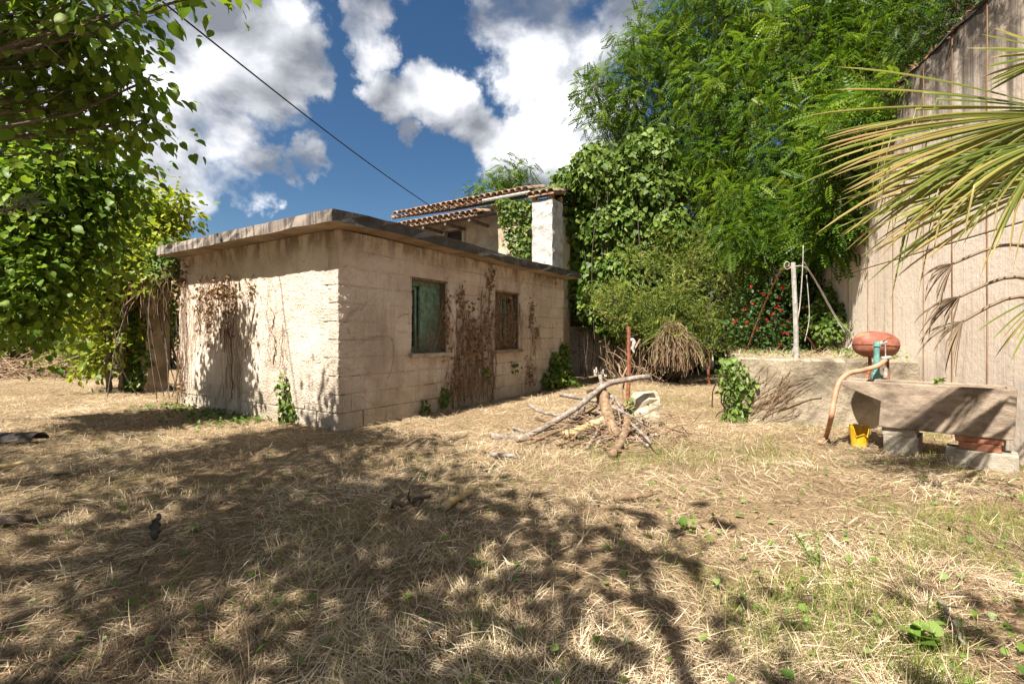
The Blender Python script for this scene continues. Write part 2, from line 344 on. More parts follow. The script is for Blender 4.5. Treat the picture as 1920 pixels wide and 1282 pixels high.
def unit(v): return v/(np.linalg.norm(v, axis=-1, keepdims=True)+1e-9)
def rand_unit(n): return unit(rng.normal(size=(n, 3)))
# leaf shapes: x along the leaf, y across, z out of it
def L(vs, fs): return np.array(vs, float), np.array(fs)
BROAD = L([(0,0,0),(.22,.36,.07),(.62,.30,.04),(1,0,-.12),(.62,-.30,.04),(.22,-.36,.07)], [(0,3,2,1),(0,5,4,3)])
HEART = L([(0,0,0),(-.06,.16,.03),(.06,.34,.07),(.28,.42,.08),(.55,.34,.05),(.8,.16,-.03),(1.05,0,-.16),(.8,-.16,-.03),(.55,-.34,.05),(.28,-.42,.08),(.06,-.34,.07),(-.06,-.16,.03),(.3,0,-.0),(.65,0,-.04)], [(0,12,2,1),(12,4,3,2),(12,13,5,4),(0,11,10,12),(12,10,9,8),(12,8,7,13),(13,7,6,5)])
IVY = L([(0,0,0),(.1,.42,.03),(.55,.34,.05),(1,0,-.1),(.55,-.34,.05),(.1,-.42,.03)], [(0,3,2,1),(0,5,4,3)])
LANCE = L([(0,0,0),(.45,.12,.02),(1,0,-.06),(.45,-.12,.02)], [(0,3,2,1)])
def pinnate(pairs=7):
    V = []; Fc = []
    for i in range(pairs):
        x = .18+.72*i/(pairs-1); z = -.35*x*x; ln = .20*(1-.35*abs(i/(pairs-1)-.4)); wd = .058
        for s in (-1, 1):
            o = len(V); V += [(x, 0, z), (x+.02-wd, s*ln*.5, z+.02), (x+.06, s*ln, z-.03), (x+.02+wd, s*ln*.5, z+.02)]; Fc.append((o, o+1, o+2, o+3))
    o = len(V); V += [(.93, 0, -.31), (1.0, .045, -.36), (1.1, 0, -.42), (1.0, -.045, -.36)]; Fc.append((o, o+1, o+2, o+3))
    return L(V, Fc)
PINN = pinnate()
def sprig(n=9):
    V = []; Fc = []; r = random.Random(3)
    for i in range(n):
        x = .75*i/n; a = r.uniform(0, 6.28); d = np.array([.32, .16*math.cos(a), .16*math.sin(a)]); p = np.array([x, 0, 0]); q = np.cross(d, [0, math.sin(a+1), math.cos(a)]); q = q/np.linalg.norm(q)*.028
        o = len(V); V += [p-q*.5, p+d*.5-q, p+d, p+d*.5+q]; Fc.append((o, o+1, o+2, o+3))
    return L(V, Fc)
SPRIG = sprig(11)
def scatter(tmpl, pos, d, nrm, scale):
    TV, TF = tmpl; pos = np.asarray(pos); n = len(pos); x = unit(d); z = nrm-x*np.sum(nrm*x, 1, keepdims=True); z = unit(z); y = np.cross(z, x)
    sc_ = np.asarray(scale).reshape(-1, 1, 1)
    V = pos[:, None]+sc_*(TV[None, :, 0:1]*x[:, None]+TV[None, :, 1:2]*y[:, None]+TV[None, :, 2:3]*z[:, None])
    Fc = (np.arange(n)*len(TV))[:, None, None]+TF[None]
    return V.reshape(-1, 3), Fc.reshape(-1, TF.shape[1])
def leafmesh(name, tmpl, pos, d, nrm, scale, m, parent=None, rnd=None, origin=None, bias=0.):
    V, Fc = scatter(tmpl, pos, d, nrm, scale)
    r = np.clip(rng.random(len(pos))*.8+.1+bias if rnd is None else rnd, 0, 1)
    return mk(name, V, Fc, m, parent, origin, False, np.repeat(r, len(tmpl[0])))

# value noise on the plan, for the lie of the ground
_vt = rng.random((256, 256))
def vnoise(x, y, s):
    x = np.asarray(x, float)*s+100.3; y = np.asarray(y, float)*s+57.7; i = np.floor(x).astype(int); j = np.floor(y).astype(int); fx = x-i; fy = y-j
    fx = fx*fx*(3-2*fx); fy = fy*fy*(3-2*fy); a = _vt[i % 256, j % 256]; b_ = _vt[(i+1) % 256, j % 256]; c = _vt[i % 256, (j+1) % 256]; d = _vt[(i+1) % 256, (j+1) % 256]
    return (a*(1-fx)+b_*fx)*(1-fy)+(c*(1-fx)+d*fx)*fy
def gh(x, y):
    return .05*(vnoise(x, y, .55)-.5)+.035*(vnoise(x, y, 2.1)-.5)+.022*(vnoise(x, y, 6.3)-.5)

# ------------------------------------------------------------------ the ground
xs = np.concatenate([[-900,-300,-120,-60,-35,-22,-16], np.arange(-13, 8.01, .085), [10,14,20,32,60,120,300,900]])
ys = np.concatenate([[-900,-300,-120,-60,-30,-14,-7,-3,-1], np.arange(0, 18.01, .085), [20,24,30,40,60,120,300,900]])
gx, gy = np.meshgrid(xs, ys); gz = gh(gx, gy)
idx = np.arange(gx.size).reshape(gx.shape)
fq = np.stack([idx[:-1, :-1], idx[:-1, 1:], idx[1:, 1:], idx[1:, :-1]], -1).reshape(-1, 4)
o = mk('ground', np.stack([gx.ravel(), gy.ravel(), gz.ravel()], 1), fq, 'mown_ground', smooth=True); o['kind'] = 'structure'

# ------------------------------------------------------------------ shed frame of reference
C0 = np.array([-2.26, 6.25, 0.]); D1 = np.array([.535, .845, 0]); D1 /= np.linalg.norm(D1); D2 = np.array([-D1[1], D1[0], 0]); UZ = np.array([0, 0, 1.])
def S(t, s, z): return C0+t*D1+s*D2+z*UZ
def sbox(b, t0, t1, s0, s1, z0, z1, mi=0):
    return b.hexa([S(t0,s0,z0),S(t1,s0,z0),S(t1,s1,z0),S(t0,s1,z0),S(t0,s0,z1),S(t1,s0,z1),S(t1,s1,z1),S(t0,s1,z1)], mi)
TL, SL, ZT = 6.55, 4.29, 2.64
W1 = (1.32, 2.13, .99, 2.13); W2 = (3.59, 4.45, .99, 2.11)
shed = thing('shed', S(0, 0, 0), 'low flat-roofed shed of crumbling cream blocks with dark slab roof', 'shed')
# long wall with two window openings: a mortar core and one object for each block
b = B(); TH = .28
segs = [(0.02, W1[0], 0, ZT), (W1[1], W2[0], 0, ZT), (W2[1], TL, 0, ZT)]
for a0, a1, z0, z1 in segs: sbox(b, a0, a1, .0, TH, -.1, z1)
for wd in (W1, W2): sbox(b, wd[0], wd[1], .0, TH, -.1, wd[2]); sbox(b, wd[0], wd[1], .0, TH, wd[3], ZT)
wall = b.build('wall', 'mortar', shed)
def block(parent, p00, ux, uz, un, lx, lz, proud, bev, jit):
    """one squared stone: p00 lower corner on the wall plane, ux along, uz up, un out"""
    r = lambda k: random.uniform(-k, k)
    base = [(0, 0), (lx, 0), (lx, lz), (0, lz)]
    outer = [(x+r(jit), z+r(jit)) for x, z in base]
    V = [p00+ux*x+uz*z-un*.012 for x, z in outer]
    V += [p00+ux*x+uz*z+un*(proud-bev) for x, z in outer]
    ins = [(min(max(x, bev), lx-bev)+r(jit), min(max(z, bev), lz-bev)+r(jit)) for x, z in base]
    V += [p00+ux*x+uz*z+un*(proud+r(jit*.6)) for x, z in ins]
    V.append(p00+ux*(lx/2+r(.03))+uz*(lz/2+r(.02))+un*(proud+r(jit*.8)+.001))
    Fc = []
    for i in range(4):
        j = (i+1) % 4; Fc += [(i, j, 4+j, 4+i), (4+i, 4+j, 8+j, 8+i), (8+i, 8+j, 12)]
    return mk('block', V, Fc, 'tuff_block', parent)
NC = 11; ch = ZT/NC; COURSE = {}
for k in range(NC):
    z0 = k*ch; z1 = z0+ch; cur = -.02 if k % 2 == 0 else -.02; first = .42 if k % 2 == 0 else .2; edges = [cur]; cur += first
    while cur < TL-.12: edges.append(cur+random.uniform(-.02, .02)); cur += random.uniform(.38, .47)
    edges.append(TL); COURSE[k] = np.array(edges)
    for a0, a1 in zip(edges[:-1], edges[1:]):
        pieces = [(a0, a1, z0, z1)]
        for wd in (W1, W2):
            nx = []
            for (p0, p1, q0, q1) in pieces:
                zz0, zz1 = max(q0, wd[2]), min(q1, wd[3])
                if p1 <= wd[0]+.001 or p0 >= wd[1]-.001 or zz1-zz0 < .01: nx.append((p0, p1, q0, q1)); continue
                if p0 < wd[0]: nx.append((p0, wd[0], q0, q1))
                if p1 > wd[1]: nx.append((wd[1], p1, q0, q1))
                m0, m1 = max(p0, wd[0]), min(p1, wd[1])
                if q0 < wd[2]-.02: nx.append((m0, m1, q0, wd[2]))
                if q1 > wd[3]+.02: nx.append((m0, m1, wd[3], q1))
            pieces = nx
        for (p0, p1, q0, q1) in pieces:
            if p1-p0 < .03 or q1-q0 < .03: continue
            tm = (p0+p1)/2; zm = (q0+q1)/2
            ex = (zm < .75) or (tm > 3.0 and zm < 2.0) or (tm > 5.0); ex = ex if random.random() < .8 else not ex
            g = random.uniform(.004, .009) if ex else random.uniform(.002, .005)
            if random.random() < .07: g += .007
            block(wall, S(p0+g/2, 0, q0+g/2), D1, UZ, -D2, p1-p0-g, q1-q0-g, .02+random.uniform(-.004, .005)*(1.6 if ex else .4), .007 if ex else .0025, .004 if ex else .0012)
# what is left of the plaster coat over those blocks
def coat(nu, nv, hole_list, expo, name, m_, parent, pt, base_d, u0, u1, joints=None):
    us = np.unique(np.concatenate([np.linspace(u0, u1, nu)]+[np.array([h[0]-.012, h[1]+.012]) for h in hole_list])); vs_ = np.unique(np.concatenate([np.linspace(0, ZT, nv)]+[np.array([h[2]-.012, h[3]+.012]) for h in hole_list]))
    uu, vv = np.meshgrid(us, vs_); dep = base_d+.010*(vnoise(uu, vv, 1.3)-.5)+.012*(vnoise(uu+9, vv, 5)-.5)+.010*(vnoise(uu, vv+5, 15)-.5)+.006*(vnoise(uu+4, vv+5, 31)-.5)
    if joints is not None: dep = dep-joints(uu, vv)
    ex = expo(uu, vv); dep = np.where(ex > .5, dep-.045, np.where(ex > .44, dep-.012, dep))
    V = pt(uu[..., None], vv[..., None], dep[..., None]); n1_, n0_ = uu.shape; ii = np.arange(uu.size).reshape(uu.shape)
    f = np.stack([ii[:-1, :-1], ii[:-1, 1:], ii[1:, 1:], ii[1:, :-1]], -1); cu = (us[:-1]+us[1:])/2; cv = (vs_[:-1]+vs_[1:])/2; ok = np.ones((len(cv), len(cu)), bool)
    for h in hole_list: ok &= ~((cu[None] > h[0]-.01) & (cu[None] < h[1]+.01) & (cv[:, None] > h[2]-.08) & (cv[:, None] < h[3]+.03))
    dq = (dep[:-1, :-1] < -.005) & (dep[1:, 1:] < -.005) & (dep[1:, :-1] < -.005) & (dep[:-1, 1:] < -.005)
    return mk(name, V.reshape(-1, 3), f[ok & ~dq], m_, parent)
def expo_long(u, v):
    fbm = .55*vnoise(u, v*1.4, 1.1)+.3*vnoise(u+7, v, 3.1)+.15*vnoise(u, v+3, 9)
    low = np.clip((.85-v)/.7, 0, 1)*.34; right = np.clip((u-2.4)/1.6, 0, 1)*.20*np.clip((2.3-v)/.4, 0, 1); topb = np.clip((v-2.35)/.2, 0, 1)*.1
    crack = np.abs(vnoise(u*1.0, v*1.0, 2.3)-.5) < .012
    return np.where(crack, .6*(fbm > .5), 0)+np.where(crack & (fbm > .5), 0, fbm*.62+low+right+topb*.6-.02)
def joints_long(u, v):
    wu = u+.02*(vnoise(u, v, 4)-.5); wv = v+.02*(vnoise(u+5, v, 4)-.5); kk = np.clip((wv/ch).astype(int), 0, NC-1); dh = np.abs(wv/ch-np.round(wv/ch))*ch; dv = np.full(u.shape, 9.)
    for k_ in range(NC):
        m_ = kk == k_; e_ = COURSE[k_]
        if m_.any(): dv[m_] = np.min(np.abs(wu[m_][:, None]-e_[None, 1:-1]), axis=1)
    show = np.clip((vnoise(u+2, v, 1.6)*.6+vnoise(u, v, 4.5)*.4-.40)*6+.5*np.clip((u-2.5)/3, 0, 1), 0, 1); show2 = np.clip((vnoise(u+12, v+3, 1.3)*.6+vnoise(u+3, v, 5)*.4-.44)*6+.5*np.clip((u-2.5)/3, 0, 1), 0, 1)
    return .016*np.exp(-(dh/.011)**2)*show+.018*np.exp(-(dv/.010)**2)*show2
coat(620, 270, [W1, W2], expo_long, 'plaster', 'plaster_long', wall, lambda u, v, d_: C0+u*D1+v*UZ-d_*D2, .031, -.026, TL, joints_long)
# short wall facing the sun: uneven plaster with bare blocks at its foot and its corner
b = B(); sbox(b, 0.0, TH, 0.02, SL, -.1, ZT); lw = b.build('wall', 'mortar', shed)
nu, nv = 90, 56
uu, vv = np.meshgrid(np.linspace(-.02, SL+.005, nu), np.linspace(0, ZT, nv))
dep = .024+.022*(vnoise(uu, vv, 2.2)-.5)+.016*(vnoise(uu+9, vv, 7)-.5)+.012*(vnoise(uu, vv+5, 17)-.5)
bare = (vv < .28+.22*vnoise(uu, vv, 1.4)) | (uu < .10+.30*(vnoise(uu+3, vv, 1.8)))
dep = np.where(bare, dep-.02, dep)
dep = np.maximum(dep, .004)
VV = C0+uu[..., None]*D2+vv[..., None]*UZ-dep[..., None]*D1
id2 = np.arange(nu*nv).reshape(nv, nu); fq2 = np.stack([id2[:-1, :-1], id2[1:, :-1], id2[1:, 1:], id2[:-1, 1:]], -1).reshape(-1, 4)
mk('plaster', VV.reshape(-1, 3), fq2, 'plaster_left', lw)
for k in range(NC):
    z0 = k*ch; cur = 0.0
    while cur < SL-.1:
        ln = random.uniform(.36, .48) if not (cur == 0 and k % 2) else .22; ln = min(ln, SL-cur); g = random.uniform(.006, .014)
        lim = .52 if k < 2 else 0
        if (k < 2 and random.random() < .8) or cur == 0:
            pz = random.uniform(.016, .027)
            block(lw, S(0, cur+(g/2 if cur else -.019), z0+g/2), D2, UZ, -D1, ln-g, ch-g, pz, .009, .006)
        cur += ln
# the two walls that face away, the floor inside
b = B(); sbox(b, TL-.25, TL, TH+.002, SL-.25, -.1, ZT); sbox(b, TH+.002, TL, SL-.25, SL-.001, -.1, ZT); b.build('back_wall', 'dark_interior', shed)
# roof slab with uneven rims
def slab(t0, t1, s0, s1, z0, z1, n=26, jit=.008):
    V = []; ring = []
    def rim(z, sag):
        pts = []
        for i in range(n): pts.append((t0+(t1-t0)*i/n, s0))
        for i in range(n): pts.append((t1, s0+(s1-s0)*i/n))
        for i in range(n): pts.append((t1-(t1-t0)*i/n, s1))
        for i in range(n): pts.append((t0, s1-(s1-s0)*i/n))
        out = []
        for i, (t_, s_) in enumerate(pts):
            wv = sag*(math.sin(t_*1.1+.4)*.018+math.sin(t_*2.9)*.008)
            jt = rng.normal(0, jit, 3); out.append(S(t_+jt[0], s_+jt[1], z+wv+jt[2]*.5))
        return out
    lo = rim(z0, 1.); mid = rim((z0+z1)/2, 1.); hi = rim(z1, 1.); N4 = 4*n; V = lo+mid+hi
    Fc = []; mi = []
    for r0 in (0, N4):
        for i in range(N4):
            j = (i+1) % N4; Fc.append((r0+i, r0+j, r0+N4+j, r0+N4+i)); mi.append(2 if (i < n) else 0)
    Fc.append(tuple(range(N4-1, -1, -1))); mi.append(1); Fc.append(tuple(2*N4+i for i in range(N4))); mi.append(2)
    o = mk('roof_slab', V, Fc, ['roof_concrete', 'slab_underside', 'roof_felt'], shed); o.data.polygons.foreach_set('material_index', np.array(mi, np.int32)); return o
slab(-.37, 6.86, -.36, 4.36, ZT, 2.79)
# windows
def beam(b, t0, t1, z0, z1, s0, s1): return sbox(b, t0, t1, s0, s1, z0, z1)
b = B(); t0, t1, z0, z1 = W1; fs, fe = .12, .18
beam(b, t0+.004, t0+.075, z0, z1, fs, fe); beam(b, t1-.075, t1-.004, z0, z1, fs, fe); beam(b, t0+.075, t1-.075, z1-.085, z1-.002, fs, fe); beam(b, t0+.075, t1-.075, z0, z0+.06, fs, fe)
fr = b.build('window_frame', 'green_paint', shed, )
b = B(); sh0 = t0+.30; beam(b, sh0, sh0+.07, z0+.02, z1-.085, .10, .14); beam(b, sh0+.36, sh0+.42, z0+.02, z1-.085, .105, .145)
for zz in (z0+.02, z0+.55, z1-.165): beam(b, sh0+.07, sh0+.36, zz, zz+.08, .105, .14)
shut = b.build('shutter', 'green_paint', shed)
for za, zb in ((z0+.10, z0+.55), (z0+.63, z1-.165)):
    b = B(); beam(b, sh0+.07, sh0+.36, za, zb, .118, .132); b.build('shutter_panel', 'green_paint', shut)
b = B(); beam(b, t0+.085, t0+.13, z0+.05, z1-.1, .15, .19); beam(b, t0+.24, t0+.285, z0+.05, z1-.1, .15, .19); beam(b, t0+.13, t0+.24, z0+.05, z0+.1, .15, .19); beam(b, t0+.13, t0+.24, z1-.15, z1-.1, .15, .19)
cs = b.build('casement', 'green_paint', shed); b = B(); beam(b, t0+.13, t0+.24, z0+.62, z1-.15, .165, .172); b.build('pane', 'old_glass', cs)
t0, t1, z0, z1 = W2; b = B()
beam(b, t0+.004, t0+.08, z0, z1, fs, fe); beam(b, t1-.08, t1-.004, z0, z1, fs, fe); beam(b, t0+.08, t1-.08, z1-.09, z1-.002, fs, fe); beam(b, t0+.08, t1-.08, z0, z0+.06, fs, fe); b.build('window_frame', 'old_wood', shed)
b = B(); beam(b, t0+.09, t0+.38, z0+.06, z1-.09, .10, .13); b.build('shutter', 'old_wood', shed)
b = B(); beam(b, t0+.56, t0+.61, z0+.06, z1-.09, .13, .17); beam(b, t0+.44, t0+.48, z0+.06, z1-.09, .14, .175); b.build('mullion', 'green_paint', shed)
b = B(); beam(b, t0+.61, t1-.08, z0+.5, z1-.1, .15, .156); b.build('pane', 'old_glass', shed)
for wd in (W1, W2):
    b = B(); a0, a1 = wd[0]-.07, wd[1]+.07; n = 8
    for i in range(n):
        x0 = a0+(a1-a0)*i/n; x1 = a0+(a1-a0)*(i+1)/n
    V = []; Fc = []
    for i in range(n+1):
        x = a0+(a1-a0)*i/n
        for (s_, z_) in ((.1, wd[2]-.065), (-.095, wd[2]-.07), (-.10, wd[2]-.012), (.1, wd[2]+.004)): V.append(S(x, s_+random.uniform(-.005, .005), z_+random.uniform(-.005, .005)))
    for i in range(n):
        for j in range(4): Fc.append((i*4+j, i*4+(j+1) % 4, (i+1)*4+(j+1) % 4, (i+1)*4+j))
    Fc += [(0, 1, 2, 3), (n*4+3, n*4+2, n*4+1, n*4)]
    mk('window_sill', V, Fc, 'cinder' if wd is W1 else 'trough_concrete', shed)
    b = B(); sbox(b, wd[0]-.03, wd[1]+.03, -.026, .1, wd[3]-.004, wd[3]+.03); b.build('lintel', 'old_wood', shed)

# ------------------------------------------------------------------ old house behind
house = thing('farmhouse', S(6.7, .8, 0), 'two-storey old farmhouse with clay tile eaves rising behind the flat shed roof', 'house')
HT = 6.68; b = B(); hw0, hw1 = 3.22, 3.85
sbox(b, HT, HT+.3, 1.1, hw0, 0, 4.8); sbox(b, HT, HT+.3, hw1, 5.6, 0, 4.8); sbox(b, HT, HT+.3, hw0, hw1, 0, 3.2); sbox(b, HT, HT+.3, hw0, hw1, 4.28, 4.8)
sbox(b, HT+.302, HT+2.6, 1.1, 1.4, 0, 4.8); sbox(b, HT+.302, HT+2.6, 5.3, 5.6, 0, 4.8); sbox(b, HT+2.3, HT+2.6, 1.402, 5.298, 0, 4.8)
b.build('wall', 'house_plaster', house)
b = B()
for (a0, a1, q0, q1) in ((hw0-.1, hw0, 3.2, 4.38), (hw1, hw1+.1, 3.2, 4.38), (hw0, hw1, 4.28, 4.38)): sbox(b, HT-.03, HT+.05, a0, a1, q0, q1)
wf = b.build('window_surround', 'pale_stone', house)
b = B(); sbox(b, HT+.12, HT+.15, hw0, hw1, 3.2, 4.28); b.build('shutter', 'char', house)
def tile_mesh():
    V = []; Fc = []; n = 6; Lt = .42
    for e, (x, rr_) in enumerate(((0, .095), (Lt, .075))):
        for q in (0, .014):
            for i in range(n+1):
                a = math.pi*i/n; V.append((x, (rr_-q)*math.cos(a), (rr_-q)*math.sin(a)*.85))
    m_ = n+1
    for i in range(n):
        Fc += [(i, i+1, 2*m_+i+1, 2*m_+i), (m_+i+1, m_+i, 3*m_+i, 3*m_+i+1), (i+1, i, m_+i, m_+i+1), (2*m_+i, 2*m_+i+1, 3*m_+i+1, 3*m_+i)]
    me = bpy.data.meshes.new('tile'); me.from_pydata(V, [], Fc); me.materials.append(MATS['terracotta']); me.polygons.foreach_set('use_smooth', np.ones(len(me.polygons), bool)); return me
TILE = tile_mesh()
from mathutils import Matrix, Euler
def tiles(parent, te, z, pitch_deg, s0, s1, rows):
    org = ORG[parent]; p = R(pitch_deg); up = D1*math.cos(p)+UZ*math.sin(p); nr = np.cross(up, D2); n = int((s1-s0)/.19)
    for r_ in range(rows):
        for i in range(n):
            for under in (0, 1):
                if under and r_ > 0: continue
                base = S(te, s0+.1+i*.19+(.095 if under else 0), z)+up*(r_*.34+random.uniform(-.02, .02))+nr*(0.0 if under else .03+random.uniform(-.008, .008))
                X = up; Zv = -nr if under else nr; Y_ = np.cross(Zv, X)
                mt = Matrix(((X[0], Y_[0], Zv[0], base[0]-org[0]), (X[1], Y_[1], Zv[1], base[1]-org[1]), (X[2], Y_[2], Zv[2], base[2]-org[2]), (0, 0, 0, 1)))
                o = bpy.data.objects.new('tile', TILE); COL.objects.link(o); o.parent = parent; o.matrix_local = mt @ Matrix.Rotation(random.uniform(-.04, .04), 4, 'Z')
def roof_sheet(name, te, z, pitch, ln, s0, s1, th, m, parent):
    p = R(pitch); b = B(); c = []
    for dz in (-th, 0):
        for (tt, ss) in ((0, s0), (ln, s0), (ln, s1), (0, s1)): c.append(S(te+tt*math.cos(p), ss, z+tt*math.sin(p)+dz))
    return b.hexa(c).build(name, m, parent)
rf = roof_sheet('roof', 6.32, 4.86, 17, 3.0, .85, 5.7, .06, 'old_wood', house)
tiles(rf, 6.27, 4.90, 17, .8, 5.7, 3)
b = B(); b.tube([S(6.27, .75, 4.83), S(6.27, 2.2, 4.83)], .045, 8); b.build('gutter', 'grey_metal', house)
cr_ = roof_sheet('canopy', 5.8, 4.36, 13, .9, 2.05, 5.5, .04, 'old_wood', house)
tiles(cr_, 5.76, 4.39, 13, 2.0, 5.5, 2)
for ss in (2.3, 3.1, 3.9, 4.7):
    b = B(); sbox(b, 5.83, 6.68, ss, ss+.07, 4.22, 4.30); b.build('rafter', 'old_wood', cr_)
b = B(); n = 12   # chimney shaft, lumpy plaster
ch_v = []; ch_f = []
for i in range(n+1):
    z = 2.78+(4.50-2.78)*i/n
    for (tt, ss) in ((6.0, 0), (6.28, -.0), (6.55, 0), (6.55, .28), (6.55, .55), (6.28, .55), (6.0, .55), (6.0, .28)):
        ch_v.append(S(tt+random.gauss(0, .007), ss+random.gauss(0, .007), z))
for i in range(n):
    for j in range(8): ch_f.append((i*8+j, i*8+(j+1) % 8, (i+1)*8+(j+1) % 8, (i+1)*8+j))
ch_f += [tuple(range(7, -1, -1)), tuple(n*8+j for j in range(8))]
chim = mk('chimney', ch_v, ch_f, 'white_plaster', house)
b = B()
for (tt, ss) in ((6.0, 0), (6.45, 0), (6.0, .45), (6.45, .45)): sbox(b, tt+.01, tt+.11, ss+.005, ss+.095, 4.49, 4.63)
b.build('cap_post', 'brick_red', chim)
b = B(); sbox(b, 6.12, 6.43, .1, .45, 4.48, 4.56); b.build('flue', 'char', chim)
capb = roof_sheet('cap', 5.93, 4.625, 14, .72, -.07, .62, .04, 'terracotta', chim)
org = ORG[house]
for k in range(4):
    p = R(14); up = D1*math.cos(p)+UZ*math.sin(p); nr = np.cross(up, D2)
    for r_ in range(2):
        base = S(5.9, .0+k*.185, 4.64)+up*r_*.34; Y_ = np.cross(nr, up); X = up
        mt = Matrix(((X[0], Y_[0], nr[0], base[0]-org[0]), (X[1], Y_[1], nr[1], base[1]-org[1]), (X[2], Y_[2], nr[2], base[2]-org[2]), (0, 0, 0, 1)))
        o = bpy.data.objects.new('cap_tile', TILE); COL.objects.link(o); o.parent = chim; o.matrix_local = mt @ Matrix.Rotation(random.uniform(-.07, .07), 4, 'Z')

# ------------------------------------------------------------------ ruined porch at the shed's far end
porch = thing('porch', S(.7, 7.2, 0), 'collapsing porch roof on ivy-clad pillars joined to the end of the shed', 'porch')
for (tt, ss) in ((.5, 7.0), (3.0, 7.0)):
    b = B(); V = []; Fc = []; n = 8
    for i in range(n+1):
        for (a_, c_) in ((0, 0), (.42, 0), (.42, .42), (0, .42)): V.append(S(tt+a_+random.gauss(0, .01), ss+c_+random.gauss(0, .01), 2.3*i/n))
    for i in range(n):
        for j in range(4): Fc.append((i*4+j, i*4+(j+1) % 4, (i+1)*4+(j+1) % 4, (i+1)*4+j))
    mk('pillar', V, Fc, 'house_plaster', porch)
b = B(); sbox(b, .1, 4.2, 4.37, 7.7, 2.3, 2.44); b.build('roof_slab', 'slab_underside', porch)
b = B(); sbox(b, 3.5, 3.56, 4.31, 7.5, .95, 2.298); b.build('shade_panel', 'char', porch)  # dark board added to stand in for the shade inside the porch
b = B(); sbox(b, .35, .6, 4.31, 7.6, 2.0, 2.298); b.build('beam', 'old_wood', porch)

# ------------------------------------------------------------------ retaining wall
WD = np.array([.258, .966, 0]); WD /= np.linalg.norm(WD); WN = np.array([-WD[1], WD[0], 0]); W0 = np.array([5.1, 4.9, 0])
def WP(t, n, z): return W0+t*WD+n*WN+z*UZ
rw = thing('retaining_wall', WP(3, 0, 0), 'tall stained concrete retaining wall with formwork panels', 'wall')
b = B(); b.hexa([WP(-9.5, -.003, -.3), WP(15, -.003, -.3), WP(15, -.5, -.3), WP(-9.5, -.5, -.3), WP(-9.5, -.003, 4.86), WP(15, -.003, 4.86), WP(15, -.5, 4.86), WP(-9.5, -.5, 4.86)][::1])
b.build('core', 'joint_stain', rw)
pan = -9.45; cuts = [-.25, .35, .96, 1.57, 2.37, 3.19, 3.97, 4.75]
edges = [-9.4+.72*i for i in range(13)]; edges = [e_ for e_ in edges if e_ < -.6]+cuts+[4.75+.76*i for i in range(1, 14)]
for a0, a1 in zip(edges[:-1], edges[1:]):
    for (q0, q1) in ((-.2, 2.37), (2.385, 4.9)):
        g = .006; pr = random.uniform(.0, .004)
        V = []; Fc = []; nx, nz = 2, 3
        c = [WP(a0+g, -.06, q0), WP(a1-g, -.06, q0), WP(a1-g, -.06, q1), WP(a0+g, -.06, q1), WP(a0+g, pr, q0), WP(a1-g, pr, q0), WP(a1-g, pr, q1), WP(a0+g, pr, q1)]
        cc = [WP(a0+g+.01, pr+.002, q0+.008), WP(a1-g-.01, pr+.002, q0+.008), WP(a1-g-.01, pr+.002, q1-.008), WP(a0+g+.01, pr+.002, q1-.008)]
        V = c+cc; Fc = [(0, 1, 5, 4), (1, 2, 6, 5), (2, 3, 7, 6), (3, 0, 4, 7)]+[(4+i, 4+(i+1) % 4, 8+(i+1) % 4, 8+i) for i in range(4)]+[(8, 9, 10, 11)]
        Fc = [f[::-1] for f in Fc]
        mk('panel', V, Fc, 'formwork_concrete', rw)
for e_ in edges[1:-1]:
    for (q0, q1) in ((-.2, 2.37), (2.385, 4.88)):
        w_ = random.uniform(.005, .010); b = B(); zz = np.linspace(q0, q1, 9); V = []
        for z in zz: dx = random.gauss(0, .002); V += [WP(e_-w_+dx, -.02, z), WP(e_-w_+dx, .007+random.random()*.004, z), WP(e_+w_+dx, .007+random.random()*.004, z), WP(e_+w_+dx, -.02, z)]
        mk('seam', V, [(k_*4+q, k_*4+q+1, k_*4+q+5, k_*4+q+4) for k_ in range(8) for q in range(3)], 'joint_stain', rw)
V = []; Fc = []; n = 90    # crumbling coping with moss on top
for i in range(n+1):
    tt = -9.4+24.4*i/n
    for (nn, zz) in ((-.5, 4.861), (.012, 4.901), (.02, 4.93), (-.1, 4.97), (-.5, 4.95)): V.append(WP(tt, nn+random.gauss(0, .008), zz+abs(random.gauss(0, .032))))
for i in range(n):
    for j in range(5): Fc.append((i*5+j, i*5+(j+1) % 5, (i+1)*5+(j+1) % 5, (i+1)*5+j))
mk('coping', V, Fc, 'char', rw)
mt_ = rng.uniform(-2, 9, 2600); mt_ = mt_[vnoise(mt_, mt_*0, 2.2) > .35]; nm = len(mt_); mp_ = np.array([WP(q_, random.uniform(-.12, .03), 4.93+random.uniform(-.03, .03)) for q_ in mt_])
o = leafmesh('moss', LANCE, mp_, rand_unit(nm)*.8+np.array([-.3, 0, .35]), rand_unit(nm), rng.uniform(.03, .11, nm), 'litter', rw); o['kind'] = 'stuff'

